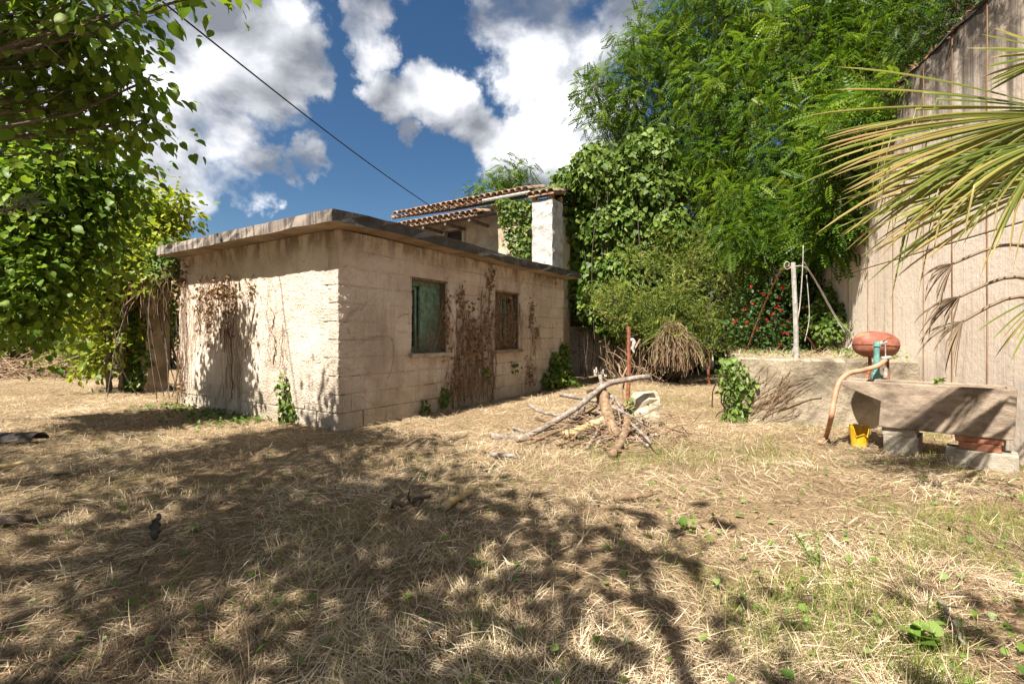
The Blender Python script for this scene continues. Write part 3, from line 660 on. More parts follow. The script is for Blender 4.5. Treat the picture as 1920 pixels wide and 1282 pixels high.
# ------------------------------------------------------------------ whitewashed old wall with ivy
BW0 = np.array([1.95, 15.5, 0])
ow = thing('brick_wall', BW0, 'old whitewashed brick wall under the ivy beyond the shed corner', 'wall')
def BWp(u, n, z): return BW0-u*D2-n*D1+z*UZ      # u to the right, n towards us
b = B(); b.hexa([BWp(-4, 0, -.1), BWp(2.6, 0, -.1), BWp(2.6, -.35, -.1), BWp(-4, -.35, -.1), BWp(-4, 0, 5.4), BWp(2.6, 0, 5.4), BWp(2.6, -.35, 5.4), BWp(-4, -.35, 5.4)]); b.build('core', 'mortar', ow)
bb = B()
for k in range(20):
    z0 = .0+k*.078; u = -1.6-(.13 if k % 2 else 0)
    while u < 2.2:
        pr = random.uniform(.012, .03); g = .008
        c = [BWp(u, -.01, z0), BWp(u+.25-g, -.01, z0), BWp(u+.25-g, pr, z0), BWp(u, pr, z0)]; c = [c[3], c[2], c[1], c[0]]
        bb.hexa(c+[p_+UZ*(.078-g) for p_ in c]); u += .26
o = bb.build('brickwork', 'whitewashed_brick', ow); o['kind'] = 'stuff'

# ------------------------------------------------------------------ plants
def clump_leaves(centers, per, spread, droop=.3, up=.6, outward=None):
    """leaf places around clump centres"""
    n = len(centers)*per; ci = np.repeat(np.arange(len(centers)), per)
    off = rng.normal(size=(n, 3))*np.array([1, 1, .75])*spread; pos = np.asarray(centers)[ci]+off
    d = unit(unit(off)+rand_unit(n)*.6+np.array([0, 0, -droop])); nr = unit(rand_unit(n)*.65+np.array([0, 0, up])+(outward if outward is not None else 0))
    return pos, d, nr, ci
def tree(name, base, fork, blobs, tmpl, m, leaf, per, spread, label, cat='tree', group=None, r0=.12, lr=.5, bark='bark', droop=.35, up=.7, shell=.35, twig=True, fork_pts=None, sv_=.36):
    """blobs: (centre, radii, clumps). trunk from base to fork, a limb to every blob, twigs to the clumps"""
    base = np.array(base, float); root = thing(name, base, label, cat, group); fork = np.array(fork, float)
    tp = smooth_path([base-np.array([0, 0, .1])]+[np.array(q) for q in (fork_pts or [])]+[fork], 14, .012); b = B()
    b.tube(tp, np.linspace(r0, r0*.62, 14)*(1+.06*rng.normal(size=14)), 9)
    cents = []; tw = []; tr = []
    for bc, br, nc in blobs:
        bc = np.array(bc, float); br = np.broadcast_to(np.array(br, float), (3,))
        st = tp[random.randint(8, 13)]; mid = (st+bc)/2+rng.normal(0, .12, 3)*np.linalg.norm(bc-st)*.4
        lp = smooth_path([st, mid, bc], 9, .02); b.tube(lp, np.linspace(r0*lr, r0*min(.14, lr*.4), 9), 6)
        u = rand_unit(nc)*(rng.random((nc, 1))**shell); cc = bc+u*br; cents.append(cc)
        for c in cc:
            s_ = lp[random.randint(3, 8)]; q = s_+(c-s_)*.5+rng.normal(0, .08, 3)
            tw.append([s_, s_+(q-s_)*.6, q, q+(c-q)*.6, c+(c-q)*.15]); tr.append(np.linspace(min(r0*.12, .010)*min(1, lr*2)+.002, .0022, 5))
    V1, F1 = b.v, b.f; mk('trunk', V1, F1, bark, root, smooth=True)
    if twig:
        V2, F2 = tubes_np(tw, tr, 3); mk('twigs', V2, F2, bark, root)['kind'] = 'stuff'
    cents = np.concatenate(cents); pos, d, nr, ci = clump_leaves(cents, per, spread, droop, up)
    crnd = rng.random(len(cents))
    leafmesh('crown', tmpl, pos, d, nr, leaf*np.clip(1+sv_*rng.normal(size=len(pos)), .35, 1.8), m, root, np.clip(.68*crnd[ci]+.32*rng.random(len(pos)), 0, 1))
    return root
def PB(px, py, Y, r, n, ry=None): return (P(px, py, Y), r, n)
# robinias beyond the cistern
RB = 'feathery robinias beyond the cistern'
tree('robinia_tree', (5.9, 17.2, 0), P(1260, 330, 17), [PB(1140,190,16.5,1.0,26), PB(1190,130,16.5,.9,22), PB(1205,60,17,.8,16), PB(1240,190,16.5,1.5,60), PB(1190,260,16.5,1.1,40), PB(1265,110,17,1.2,45), PB(1280,290,16.5,1.4,55), PB(1270,30,17,.9,22), PB(1110,150,16.5,.5,9)],
     PINN, 'robinia_leaf', .34, 17, .23, 'feathery robinia leaning towards the open sky above the ivy', 'tree', RB, r0=.16)
tree('robinia_tree', (7.0, 15.4, 0), P(1385, 330, 15), [PB(1330,180,14.5,1.4,60), PB(1370,70,15,1.4,60), PB(1340,-30,15,1.2,40), PB(1420,140,14.5,1.3,55), PB(1380,260,14,1.3,55), PB(1330,340,14,1.0,36), PB(1440,20,15,1.4,55)],
     PINN, 'robinia_leaf', .32, 17, .23, 'tall robinia with bare dark stems between its neighbours', 'tree', RB, r0=.15)
tree('robinia_tree', (7.2, 12.6, 0), P(1500, 330, 12.6), [PB(1480,230,12,1.1,55), PB(1510,90,12.5,1.2,55), PB(1570,170,12,1.1,50), PB(1540,20,12.5,1.2,50), PB(1460,330,11.5,.9,40), PB(1560,300,11.5,.9,40), PB(1600,80,12.5,1.1,45), PB(1600,310,9.6,.55,34), PB(1560,410,9.8,.5,30), PB(1640,230,9.4,.5,26), PB(1590,230,10.4,.6,34), PB(1530,440,9.8,.4,20), PB(1610,240,8.0,.42,22), PB(1570,330,8.4,.42,22), PB(1648,195,7.4,.26,10), PB(1590,420,8.4,.32,14), PB(1550,450,8.8,.36,16)],
     PINN, 'robinia_leaf', .30, 16, .20, 'robinia crown overhanging the top of the concrete wall', 'tree', RB, r0=.14)
tree('robinia_tree', (6.0, 11.4, 0), P(1440, 430, 11.2), [PB(1450,410,10.6,.55,26), PB(1400,450,10.4,.5,22), PB(1500,430,10.3,.5,24), PB(1380,390,11,.6,24), PB(1440,470,10.4,.4,16), PB(1530,380,10.4,.5,22)],
     PINN, 'robinia_leaf', .28, 12, .22, 'low young robinia with bright drooping sprays over the red-flowered shrub', 'tree', RB, r0=.06)
tree('robinia_tree', (9.9, 12.6, 0), P(1660, 150, 12.4), [PB(1640,110,12,1.2,60), PB(1680,20,12.4,1.2,55), PB(1620,190,12,.9,40), PB(1730,60,12.2,.9,34), PB(1660,-60,12.4,1.2,40)],
     PINN, 'robinia_leaf', .30, 16, .20, 'robinia growing behind the concrete wall', 'tree', RB, r0=.15)
tree('pine_tree', (9.5, 10.4, 0), (9.5, 10.4, 8.3), [PB(1750,60,10,.7,18), PB(1800,20,10,.7,18), PB(1770,100,10,.5,10), PB(1840,-20,10,.8,20)],
     PINN, 'shrub_leaf', .26, 10, .3, 'dark-trunked tree standing behind the top of the concrete wall', 'tree', None, r0=.17)
tree('pine_tree', (9.1, 9.6, 0), (9.15, 9.6, 8.3), [PB(1790,-60,9.6,.8,20), PB(1830,10,9.6,.4,8)],
     PINN, 'shrub_leaf', .26, 10, .3, 'thinner dark trunk beside another behind the concrete wall top', 'tree', None, r0=.12)
tree('acacia_tree', (.2, 21, 0), P(955, 360, 21), [PB(955,330,21,(.7,.7,.35),20), PB(925,350,21,(.7,.7,.3),16), PB(900,368,21,(.5,.5,.3),10), PB(975,318,21,(.4,.4,.3),10), PB(940,375,21,(.9,.9,.3),18), PB(985,355,21,(.4,.4,.35),10)],
     PINN, 'robinia_leaf', .34, 9, .26, 'small feathery tree showing above the farmhouse roof tiles', 'tree', None, r0=.08)
# ivy over the old wall
def ivy_patch(name, base, label, cents, radii, n, leaf, m='ivy_leaf', face=None, cat='ivy', stems=40):
    root = thing(name, base, label, cat); pos = []; nr = []; face = unit(np.array(face, float))
    for c, r_, k in zip(cents, radii, n):
        u = rand_unit(int(k*2.4)); u = u[u @ face > -.25][:k]; rr_ = np.broadcast_to(np.array(r_, float), (3,)); bump_ = 1+.16*rng.normal(size=(len(u), 1))
        bump_ *= .86+.3*vnoise(u[:, 0:1]*3+c[0], u[:, 2:3]*3+c[2], 1.6)
        pos.append(np.array(c)+u*rr_*bump_); nr.append(u)
    pos = np.concatenate(pos); nr = np.concatenate(nr); k = len(pos)
    d = unit(np.array([0, 0, -.8])+rand_unit(k)*.7); nn = unit(nr*.8+np.array([0, 0, .35])+rand_unit(k)*.55)
    leafmesh('leaves', IVY, pos, d, nn, leaf*(1+.25*rng.normal(size=k)), m, root)
    if stems:
        st = []
        for i in range(stems):
            p = pos[random.randrange(k)]; g = np.array([p[0], p[1], 0])+face*-.3+rng.normal(0, .2, 3)*np.array([1, 1, 0]); st.append(smooth_path([g, (p+g)/2+rng.normal(0, .15, 3), p], 6))
        V, Fc = tubes_np(st, np.full(len(st), .012), 3); mk('stems', V, Fc, 'bark', root)
    return root
iv_c = [(1085,360),(1130,340),(1180,330),(1230,360),(1080,430),(1140,430),(1200,420),(1250,440),(1080,500),(1130,510),(1190,510),(1240,530),(1090,548),(1132,570),(1185,600),(1240,600),(1160,380),(1160,585),(1215,300),(1120,318)]
ivy_patch('ivy_plant', (3.0, 14.6, 0), 'dense glossy ivy curtain draped over the tall old wall', [P(x, y, (BW0 @ D1)/(np.array([(x-960)/F, 1, 0]) @ D1)-.25+random.uniform(-.2, .2)) for x, y in iv_c], [(.68+random.uniform(-.15, .2), .6, .68) for _ in iv_c], [1500]*len(iv_c), .15, face=(-.2, -1, .25))
hi_c = [(955,395),(960,420),(965,445),(975,465),(995,400),(992,430),(990,460),(945,380),(980,385)]
ivy_patch('ivy_plant', S(6.6, 1.3, 2.8), 'ivy climbing the farmhouse wall beside the white chimney', [P(x, y, 11.95) for x, y in hi_c], [(.24, .12, .26)]*7+[(.2, .1, .12)]*2, [150]*7+[70]*2, .085, face=(-.5, -.85, .2), stems=0)

# juniper-like bush, red-flowered shrub
def bush(name, base, label, blobs, tmpl, m, leaf, per, spread, bark='bark', r0=.05, droop=.2, up=.5, stems=5, cat='bush', group=None, shell=.4):
    base = np.array(base, float); root = thing(name, base, label, cat, group); cents = []; tw = []; tr = []; b = B()
    for bc, br, nc in blobs:
        bc = np.array(bc, float); br = np.broadcast_to(np.array(br, float), (3,)); g = base+rng.normal(0, .18, 3)*np.array([1, 1, 0]); g[2] = -.05
        lp = smooth_path([g, (g+bc)/2+rng.normal(0, .15, 3), bc], 9, .015); b.tube(lp, np.linspace(r0, r0*.25, 9), 6)
        u = rand_unit(nc)*(rng.random((nc, 1))**shell); cc = bc+u*br; cents.append(cc)
        for c in cc: s_ = lp[random.randint(3, 8)]; tw.append([s_, (s_*2+c)/3+rng.normal(0, .04, 3), (s_+2*c)/3, c]); tr.append(np.linspace(r0*.25+.002, .002, 4))
    b.build('stems', bark, root, smooth=True); V, Fc = tubes_np(tw, tr, 3); mk('twigs', V, Fc, bark, root)['kind'] = 'stuff'
    cents = np.concatenate(cents); pos, d, nr, ci = clump_leaves(cents, per, spread, droop, up); cr2 = rng.random(len(cents))
    leafmesh('leaves', tmpl, pos, d, nr, leaf*(1+.25*rng.normal(size=len(pos))), m, root, .5*cr2[ci]+.5*rng.random(len(pos))); return root
bush('juniper_bush', (4.2, 13.2, 0), 'yellowish green juniper bush sprawling in front of the ivy', [PB(1150,550,13,.4,26), PB(1215,575,12.6,.5,36), PB(1275,560,12.4,.45,34), PB(1330,600,12.2,.45,30), PB(1240,620,12.3,.5,36), PB(1165,610,12.8,.4,24), PB(1290,500,13,.45,30), PB(1350,525,12.8,.4,26), PB(1390,575,12.2,.35,20), PB(1225,500,13.2,.4,22), PB(1310,645,12.2,.35,20), PB(1115,575,13,.25,10), PB(1185,480,13.4,.22,8), PB(1400,490,12.6,.4,22), PB(1250,450,13.2,.22,8), PB(1320,455,13,.3,12), PB(1360,630,12,.3,14)],
     SPRIG, 'juniper_leaf', .26, 12, .15, r0=.05, droop=-.15, shell=.6)
bush('dark_shrub', (6.3, 11.2, 0), 'dark leafy shrub dotted with red flowers behind the cistern', [PB(1430,560,10.4,.4,30), PB(1480,560,10.2,.45,36), PB(1530,600,10,.4,30), PB(1450,630,10,.45,36), PB(1500,640,9.8,.4,30), PB(1405,620,10.4,.4,24), PB(1550,530,10.2,.4,26), PB(1560,640,9.6,.3,20), PB(1500,500,10.6,.4,22)],
     BROAD, 'shrub_leaf', .075, 34, .15, r0=.03)
shr = [o for o in bpy.data.objects if o.name.startswith('dark_shrub')][0]
fl = [(1409,538),(1432,552),(1461,560),(1447,590),(1487,545),(1468,540),(1395,580),(1400,605),(1463,583),(1480,600),(1470,625),(1508,577),(1378,603),(1420,615),(1477,625),(1462,647),(1456,575),(1440,600),(1492,560),(1525,590),(1412,570),(1468,610)]
for x, y in fl:
    fp = P(x, y, 9.6+random.uniform(-.15, .1))+rng.normal(0, .010, (10, 3)); leafmesh('flower', BROAD, fp, rand_unit(10), rand_unit(10)+np.array([0, -.8, .3]), np.full(10, .038), 'red_petal', shr)
ivy_patch('ivy_plant', (6.2, 9.3, 0), 'ivy clump growing where the cistern meets the concrete wall', [P(1560,620,8.6), P(1585,590,9), P(1545,600,9.2), P(1570,560,9.4)], [(.22,.2,.25)]*2+[(.3,.2,.35)]*2, [220,200,320,260], .075, face=(-.6, -.8, .3), stems=10)
TK = 'thicket bushes under the robinias'
for i, (px, py, Y, n_) in enumerate([(1310,470,17,9),(1400,480,16,9),(1480,500,14.5,8),(1350,380,18,9),(1460,420,16.5,9),(1290,600,16.5,8),(1400,620,15,7)]):
    c = P(px, py, Y); bush('thicket_bush', (c[0], c[1], 0), ['leafy thicket bush beside the ivy curtain', 'dark thicket bush under the tall robinia', 'thicket bush against the concrete wall behind the red flowers', 'high thicket bush between the robinia stems', 'thicket bush in the deep shade of the overhanging robinia', 'low thicket bush behind the dead vine mass', 'low thicket bush behind the red-flowered shrub'][i], [(c+np.array([random.gauss(0, .7), random.gauss(0, .3), random.gauss(0, .6)]), .75, 26) for _ in range(n_)], IVY, 'ivy_leaf', .12, 15, .25, r0=.05, group=TK)
# hanging dead vines under the juniper
dv = thing('dead_vine', P(1268, 700, 12)*np.array([1, 1, 0]), 'brown dead vine mass hanging under the juniper bush', 'vine'); st = []
for i in range(240):
    top = P(1262+random.gauss(0, 10), 612+random.gauss(0, 6), 11.9+random.gauss(0, .12)); bot = P(1268+random.gauss(0, 24), 680+random.gauss(0, 14), 11.9+random.gauss(0, .25)); bot[2] = max(bot[2], .02)
    st.append(smooth_path([top, (top+bot)/2+rng.normal(0, .07, 3)+(bot-top)*np.array([.3, .3, 0]), bot], 6))
V, Fc = tubes_np(st, np.full(len(st), .007), 3); mk('strands', V, Fc, 'dry_twig', dv)
dvb = thing('dead_vine', P(1215, 700, 13)*np.array([1, 1, 0]), 'tangled pale bare stems at the foot of the ivy', 'vine'); st = []
for i in range(70):
    g = P(1200+random.gauss(0, 30), 694, 13+random.gauss(0, .3)); g[2] = 0; q = g+np.array([random.gauss(0, .5), random.gauss(0, .2), random.uniform(.4, 1.3)]); st.append(smooth_path([g, (g+q)/2+rng.normal(0, .18, 3), q], 7))
V, Fc = tubes_np(st, np.full(len(st), .010), 3); mk('stems', V, Fc, 'dry_twig', dvb)

# ---- left side
MU = 'broad-leaved mulberry'
nb = [PB(40,20,3.7,.38,15), PB(130,10,3.6,.36,14), PB(215,25,3.5,.28,10), PB(60,110,4.0,.36,12), PB(160,60,3.8,.28,9), PB(150,150,4.1,.32,12), PB(235,185,4.2,.26,9), PB(40,180,4.1,.36,13), PB(120,205,4.2,.32,12), PB(215,235,4.3,.24,8), PB(280,150,4.0,.12,3), PB(275,225,4.2,.14,4), PB(400,-16,3.6,.14,4), PB(300,-28,3.6,.16,3), PB(20,90,4.0,.3,8)]
cas = [((-4.5,2.7,5.2),(1.3,1.1,.7),50),((-5.6,1.4,5.6),(1.6,1.3,.8),50),((-3.5,1.5,5.4),(1.2,1.0,.6),40),((-2.6,.1,5.6),(1.3,.9,.6),18),((-7.8,2.2,5.6),(1.7,1.4,.9),46),((-3.9,-.8,5.6),(1.5,1.1,.7),36)]
tree('mulberry_tree', (-6.2, 2.6, 0), (-5.4, 2.7, 2.6), [(c, r_, int(n_*1.2)) for c, r_, n_ in nb]+[(c, r_, int(n_*2.3)) for c, r_, n_ in cas], HEART, 'mulberry_leaf', .075, 16, .15, 'broad-leaved tree whose branches reach in over the mown ground opposite the palm', 'tree', None, r0=.2, lr=.09, droop=.7, up=.8)
tree('mulberry_tree', (-.9, -3.8, 0), (-.8, -3.6, 3.2), [((-2.6,-.4,5.2),(1.3,.9,.5),42),((-3.2,.6,5.2),(1.2,.8,.5),50),((-1.3,-.2,5.2),(1.0,.7,.4),8),((-1.5,-1.5,5.4),(1.2,.8,.5),17),((.6,-1.3,5.2),(1.3,.6,.4),5),((-.2,-2.4,5.8),(1.4,.9,.6),7),((-4.2,.4,5.2),(1.2,1.0,.6),46)], BROAD, 'mulberry_leaf', .13, 16, .19, 'tree standing behind the viewpoint that shades the mown ground', 'tree', None, r0=.17, droop=.6)
tree('leafy_tree', (-8.0, 6.6, 0), (-7.2, 6.5, 1.7), [PB(40,300,6,.6,46), PB(130,330,6,.55,44), PB(175,370,6.2,.45,34), PB(60,400,5.9,.6,46), PB(150,440,6.1,.5,40), PB(30,500,5.8,.5,36), PB(70,560,5.8,.42,30), PB(120,510,6,.4,26), PB(40,610,5.8,.3,18), PB(90,260,6,.45,30), PB(200,310,6.2,.35,18), PB(-40,400,5.9,.7,40), PB(-40,560,5.8,.5,26)],
     HEART, 'mulberry_leaf', .078, 21, .19, 'dense round-leaved tree with foliage hanging low beside the mown yard', 'tree', None, r0=.1, droop=.6, up=.9)
el = G(215, 735)
tree('elder_tree', G(203, 738), P(205, 540, 10.2), [PB(190,470,10,.6,44), PB(250,430,10,.7,50), PB(300,400,10,.5,34), PB(330,385,10,.28,14), PB(160,520,10.2,.5,34), PB(190,570,10.2,.45,28), PB(280,480,9.6,.4,24), PB(225,620,10.3,.3,14), PB(160,620,10.4,.35,16), PB(235,530,10.2,.4,24), PB(210,660,10.4,.3,14), PB(120,560,10.6,.5,26), PB(300,520,9.3,.3,16), PB(175,690,10.4,.25,10)],
     BROAD, 'elder_leaf', .11, 15, .19, 'yellow-green elder with thin leaning trunks beside the porch', 'tree', None, r0=.06, droop=.5, up=.8)
tree('elder_tree', G(222, 738), P(240, 520, 10), [PB(250,480,10,.4,16), PB(290,440,10,.45,22), PB(270,380,10.3,.45,22), PB(310,460,9.6,.3,12)],
     BROAD, 'elder_leaf', .11, 14, .17, 'second slim elder leaning against the porch roof', 'tree', None, r0=.055, droop=.5, up=.8, fork_pts=[P(232, 640, 10.2)])
HG = 'bushes of the far hedge'
hl = ['pale dusty bush in the hedge behind the brush heap', 'dark bush closing the far end of the yard', 'loose bush of the hedge showing behind the elder', 'tall hedge bush behind the leafy tree', 'hedge bush glimpsed through the porch']
for i, (px, py, Y, rr_) in enumerate([(60,600,16,1.3),(-120,520,16.5,1.9),(170,560,17,1.5),(20,470,18,2.0),(330,590,18.5,1.5)]):
    c = P(px, py, Y); bush('hedge_bush', (c[0], c[1], 0), hl[i], [(c+np.array([random.gauss(0, .9), random.gauss(0, .3), random.gauss(-.15, .6)]), rr_*.55, 40) for _ in range(8)], BROAD, 'hedge_leaf', .14, 13, .24, r0=.05, group=HG)
for i, (px, Y) in enumerate([(-60,15.2),(30,15),(120,15)]):     # small dry mounds
    pass
bh = thing('brush_heap', G(90, 706), 'heap of dry cut branches at the foot of the hedge', 'brush'); st = []
for i in range(220):
    c = P(random.uniform(-60, 185), 700, 14.3+random.gauss(0, .5)); c[2] = random.uniform(.02, .75)*(1-.5*abs(random.random())); a = random.uniform(0, 6.28); ln = random.uniform(.4, 1.1); dd = np.array([math.cos(a), math.sin(a)*.5, random.gauss(0, .25)])*ln
    p0 = c-dd; p1 = c+dd; p0[2] = max(p0[2], .01); p1[2] = max(p1[2], .01); st.append(smooth_path([p0, c+rng.normal(0, .08, 3), p1], 5))
V, Fc = tubes_np(st, rng.uniform(.006, .016, len(st)), 3); mk('branches', V, Fc, 'dry_twig', bh)
bush('broom_bush', P(165, 700, 14)*np.array([1, 1, 0]), 'pale feathery broom bush beside the brush heap', [PB(150,660,14,.5,26), PB(175,665,14,.35,18)], SPRIG, 'juniper_leaf', .3, 14, .16, r0=.02)
# olive sprig that reaches in
ot = thing('olive_tree', (-3.1, 1.9, 0), 'olive tree with only a grey-green sprig of narrow leaves reaching in', 'tree'); b = B()
tp = smooth_path([(-3.1, 1.9, -.1), (-3.0, 1.95, 1.0), (-2.75, 2.1, 1.75), P(0, 395, 2.2), P(60, 372, 2.25)], 22, .004); b.tube(tp, np.concatenate([np.linspace(.06, .012, 12), np.linspace(.011, .002, 10)]), 7); b.build('trunk', 'bark_grey', ot, smooth=True)
q = tp[np.repeat(np.arange(11, 22), 5)]; k = len(q); leafmesh('leaves', LANCE, q+rng.normal(0, .012, (k, 3)), np.array([.6, 0, .15])+rand_unit(k)*.8, rand_unit(k)*.5+np.array([0, -.5, .8]), .085*(1+.2*rng.normal(size=k)), 'olive_leaf', ot)
# ivy on the porch, hanging roots
pc = [S(.2, 4.5, 2.7), S(.2, 5.2, 2.75), S(.3, 6.6, 2.7), S(.55, 7.9, 1.9), S(.7, 8.0, 1.1), S(.7, 8.1, .5), S(.3, 4.9, 2.5), S(.3, 5.6, 2.55), S(.35, 6.3, 2.5), S(.4, 7.0, 2.45), S(.5, 7.5, 2.2), S(.6, 7.55, 1.6), S(.6, 7.6, .9), S(.55, 7.55, .35), S(.48, 7.2, 1.3), S(.48, 7.1, .7), S(.3, 4.6, 2.3), S(.47, 7.3, .25), S(1.2, 6, 2.6), S(1.4, 7, 2.6)]
ivy_patch('ivy_plant', S(.5, 7.7, 0), 'ragged ivy smothering the porch roof and its front pillar', pc, [(.35, .3, .25)]*3+[(.3, .25, .45)]*3+[(.42, .35, .25)]*5+[(.28, .22, .4)]*3+[(.2, .12, .35)]*2+[(.3, .2, .2), (.3, .2, .2), (.5, .5, .3), (.5, .5, .3)], [300]*3+[260]*3+[380]*5+[260]*3+[110]*2+[160, 120, 260, 260], .085, face=(-.5, -.8, .4), stems=30)
dr = thing('dead_vine', S(.1, 5.6, 2.0), 'dry rootlike vines hanging from the edge of the porch roof', 'vine'); st = []
for i in range(110):
    s_ = random.uniform(4.35, 7.4); top = S(random.uniform(.0, .3), s_, 2.45+random.gauss(0, .12)); ln = abs(random.gauss(.25, .3))+.1; bot = top+np.array([random.gauss(0, .12), -.1+random.gauss(0, .08), -ln]); st.append(smooth_path([top, top+np.array([random.gauss(0, .2), -.15, .02-.2*ln]), bot+np.array([0, 0, .3*ln]), bot], 8))
V, Fc = tubes_np(st, rng.uniform(.004, .010, len(st)), 3); mk('strands', V, Fc, 'dry_twig', dr)

# dead creepers on the shed walls
def creeper(name, base, label, wallp, outn, ground, cols, leaves):
    """cols: (along, spread, z_top, z_bottom, strands)"""
    root = thing(name, base, label, 'creeper'); st = []; rad = []
    for (a, sp, zt, zb, k) in cols:
        for i in range(k):
            x = a+random.gauss(0, sp); n = 14; zs = np.linspace(zt+random.uniform(-.25, .05), zb+random.uniform(-.05, .35), n); wob = np.cumsum(rng.normal(0, .034, n)); zs[0] -= abs(random.gauss(0, .35))*(zt-zb)*.5; zs = np.linspace(zs[0], zs[-1], n)+rng.normal(0, .012, n); out = .035+np.abs(rng.normal(0, .008, n))+.004*np.arange(n)*random.random()*.5
            st.append([wallp(x+wob[j], out[j], max(zs[j], .0)) for j in range(n)]); rad.append(random.uniform(.0015, .0042) if random.random() < .93 else .009)
    V, Fc = tubes_np(st, np.array(rad), 3); mk('strands', V, Fc, 'twig', root)
    pos = []
    for (a, sp, z, sz, k) in leaves:
        for i in range(k): pos.append(wallp(a+random.gauss(0, sp), .04+abs(random.gauss(0, .02)), z+random.gauss(0, sz)))
    pos = np.array(pos); k = len(pos); leafmesh('dry_leaves', IVY, pos, rand_unit(k)+np.array([0, 0, -.8]), rand_unit(k)*.8+outn, .05*(1+.3*rng.normal(size=k)), 'dry_leaf', root); return root
rwp = lambda x, o_, z: S(x, -o_, z); lwp = lambda x, o_, z: S(-o_, x, z)
creeper('dead_creeper', S(2.7, 0, 0), 'brown dead creeper matted between and below the two windows', rwp, -D2, 0,
        [(2.5,.10,2.1,.0,26),(2.75,.16,1.7,.0,44),(3.0,.15,1.3,.0,30),(3.3,.12,2.4,.1,22),(2.35,.16,.95,.0,30),(3.4,.10,1.4,.0,18),(4.9,.05,2.0,.5,8),(5.2,.05,1.5,.9,6),(4.9,.15,.8,.0,12),(2.15,.08,2.0,1.0,16),(4.5,.05,2.0,1.0,10),(3.62,.06,2.05,1.0,14)],
        [(2.75,.14,1.35,.25,240),(3.05,.14,1.1,.25,160),(3.35,.09,2.3,.12,70),(3.3,.12,1.5,.3,90),(2.45,.12,.7,.3,120),(2.5,.08,1.9,.15,60),(4.95,.05,1.7,.2,70),(5.2,.05,1.35,.1,40),(2.12,.05,1.4,.3,70),(4.9,.12,.5,.2,60)])
creeper('dead_creeper', S(0, 2.6, 0), 'dry curling creeper hanging down the sunlit end wall of the shed', lwp, -D1, 0,
        [(2.9,.3,2.3,1.0,34),(2.5,.12,2.2,.1,14),(1.9,.05,2.1,.9,6),(1.5,.05,2.2,.6,7),(4.1,.12,2.5,.2,26),(3.4,.15,2.3,1.2,14),(1.15,.04,1.6,.4,5),(2.3,.05,1.7,.0,5),(4.22,.06,1.2,.0,12)],
        [(2.95,.28,1.95,.14,260),(3.2,.12,1.6,.2,120),(4.15,.1,2.2,.2,110),(2.6,.1,1.7,.2,50),(1.95,.06,1.95,.08,30),(3.6,.1,1.7,.2,50),(4.2,.1,.3,.2,40)])
# brambles in the window recess
wb = thing('bramble', S(1.7, .05, W1[2]), 'dry bramble twigs tangled in the green-shuttered window', 'bramble'); st = []
for i in range(60):
    x = random.choice([random.uniform(1.75, 2.1), random.uniform(1.4, 1.9)]); p = S(x, .05+random.uniform(-.03, .04), W1[2]+.01); q = S(x+random.gauss(.05, .2), random.uniform(-.02, .07), W1[2]+random.uniform(.2, 1.0)*(1 if x > 1.75 else .45)); st.append(smooth_path([p, (p+q)/2+rng.normal(0, .06, 3), q], 7))
V, Fc = tubes_np(st, rng.uniform(.002, .004, len(st)), 3); mk('twigs', V, Fc, 'dry_twig', wb)
wb = thing('bramble', S(4.0, .05, W2[2]), 'dry twigs and dead leaves choking the brown wooden window', 'bramble'); st = []
for i in range(70):
    x = random.uniform(3.63, 4.4); p = S(x, .06+random.uniform(-.04, .03), W2[2]+.01); q = S(x+random.gauss(.0, .15), random.uniform(-.0, .08), W2[2]+random.uniform(.2, 1.05)); st.append(smooth_path([p, (p+q)/2+rng.normal(0, .05, 3), q], 7))
V, Fc = tubes_np(st, rng.uniform(.002, .005, len(st)), 3); mk('twigs', V, Fc, 'dry_twig', wb)
pos = np.array([S(random.uniform(3.63, 4.4), random.uniform(-.02, .07), random.uniform(1.0, 2.05)) for _ in range(160)]); leafmesh('dry_leaves', IVY, pos, rand_unit(160), rand_unit(160)-D2, np.full(160, .05), 'dry_leaf', wb)
# green plants at the foot of the walls
ivy_patch('ivy_plant', S(5.9, -.15, 0), 'green ivy clump against the far corner of the long shed wall', [S(6.35,-.12,.35), S(6.4,-.1,.75), S(5.9,-.15,.25), S(5.6,-.15,.2), S(5.95,-.1,.6), S(6.2,-.2,.15)], [(.2,.16,.35),(.12,.12,.3),(.28,.2,.28),(.25,.2,.2),(.16,.12,.25),(.3,.22,.15)], [260,150,260,200,120,220], .075, face=(.6, -.8, .4), stems=10)
ivy_patch('ivy_plant', S(-.1, .95, 0), 'small ivy shoot climbing the foot of the sunlit end wall', [S(-.06,1.0,.15), S(-.05,1.08,.35), S(-.05,1.12,.55), S(-.06,.9,.08)], [(.1,.08,.14)]*4, [60,50,36,40], .06, face=(-.5, -.85, .3), stems=4)
ivy_patch('ivy_plant', S(1.5, -.08, 0), 'sparse green sprouts at the wall foot below the shuttered window', [S(1.55,-.06,.12), S(2.0,-.06,.2), S(2.05,-.05,.35), S(3.2,-.06,.55), S(4.2,-.06,.6)], [(.1,.05,.12)]*5, [34,40,24,24,24], .06, face=(.8, -.5, .3), stems=4)

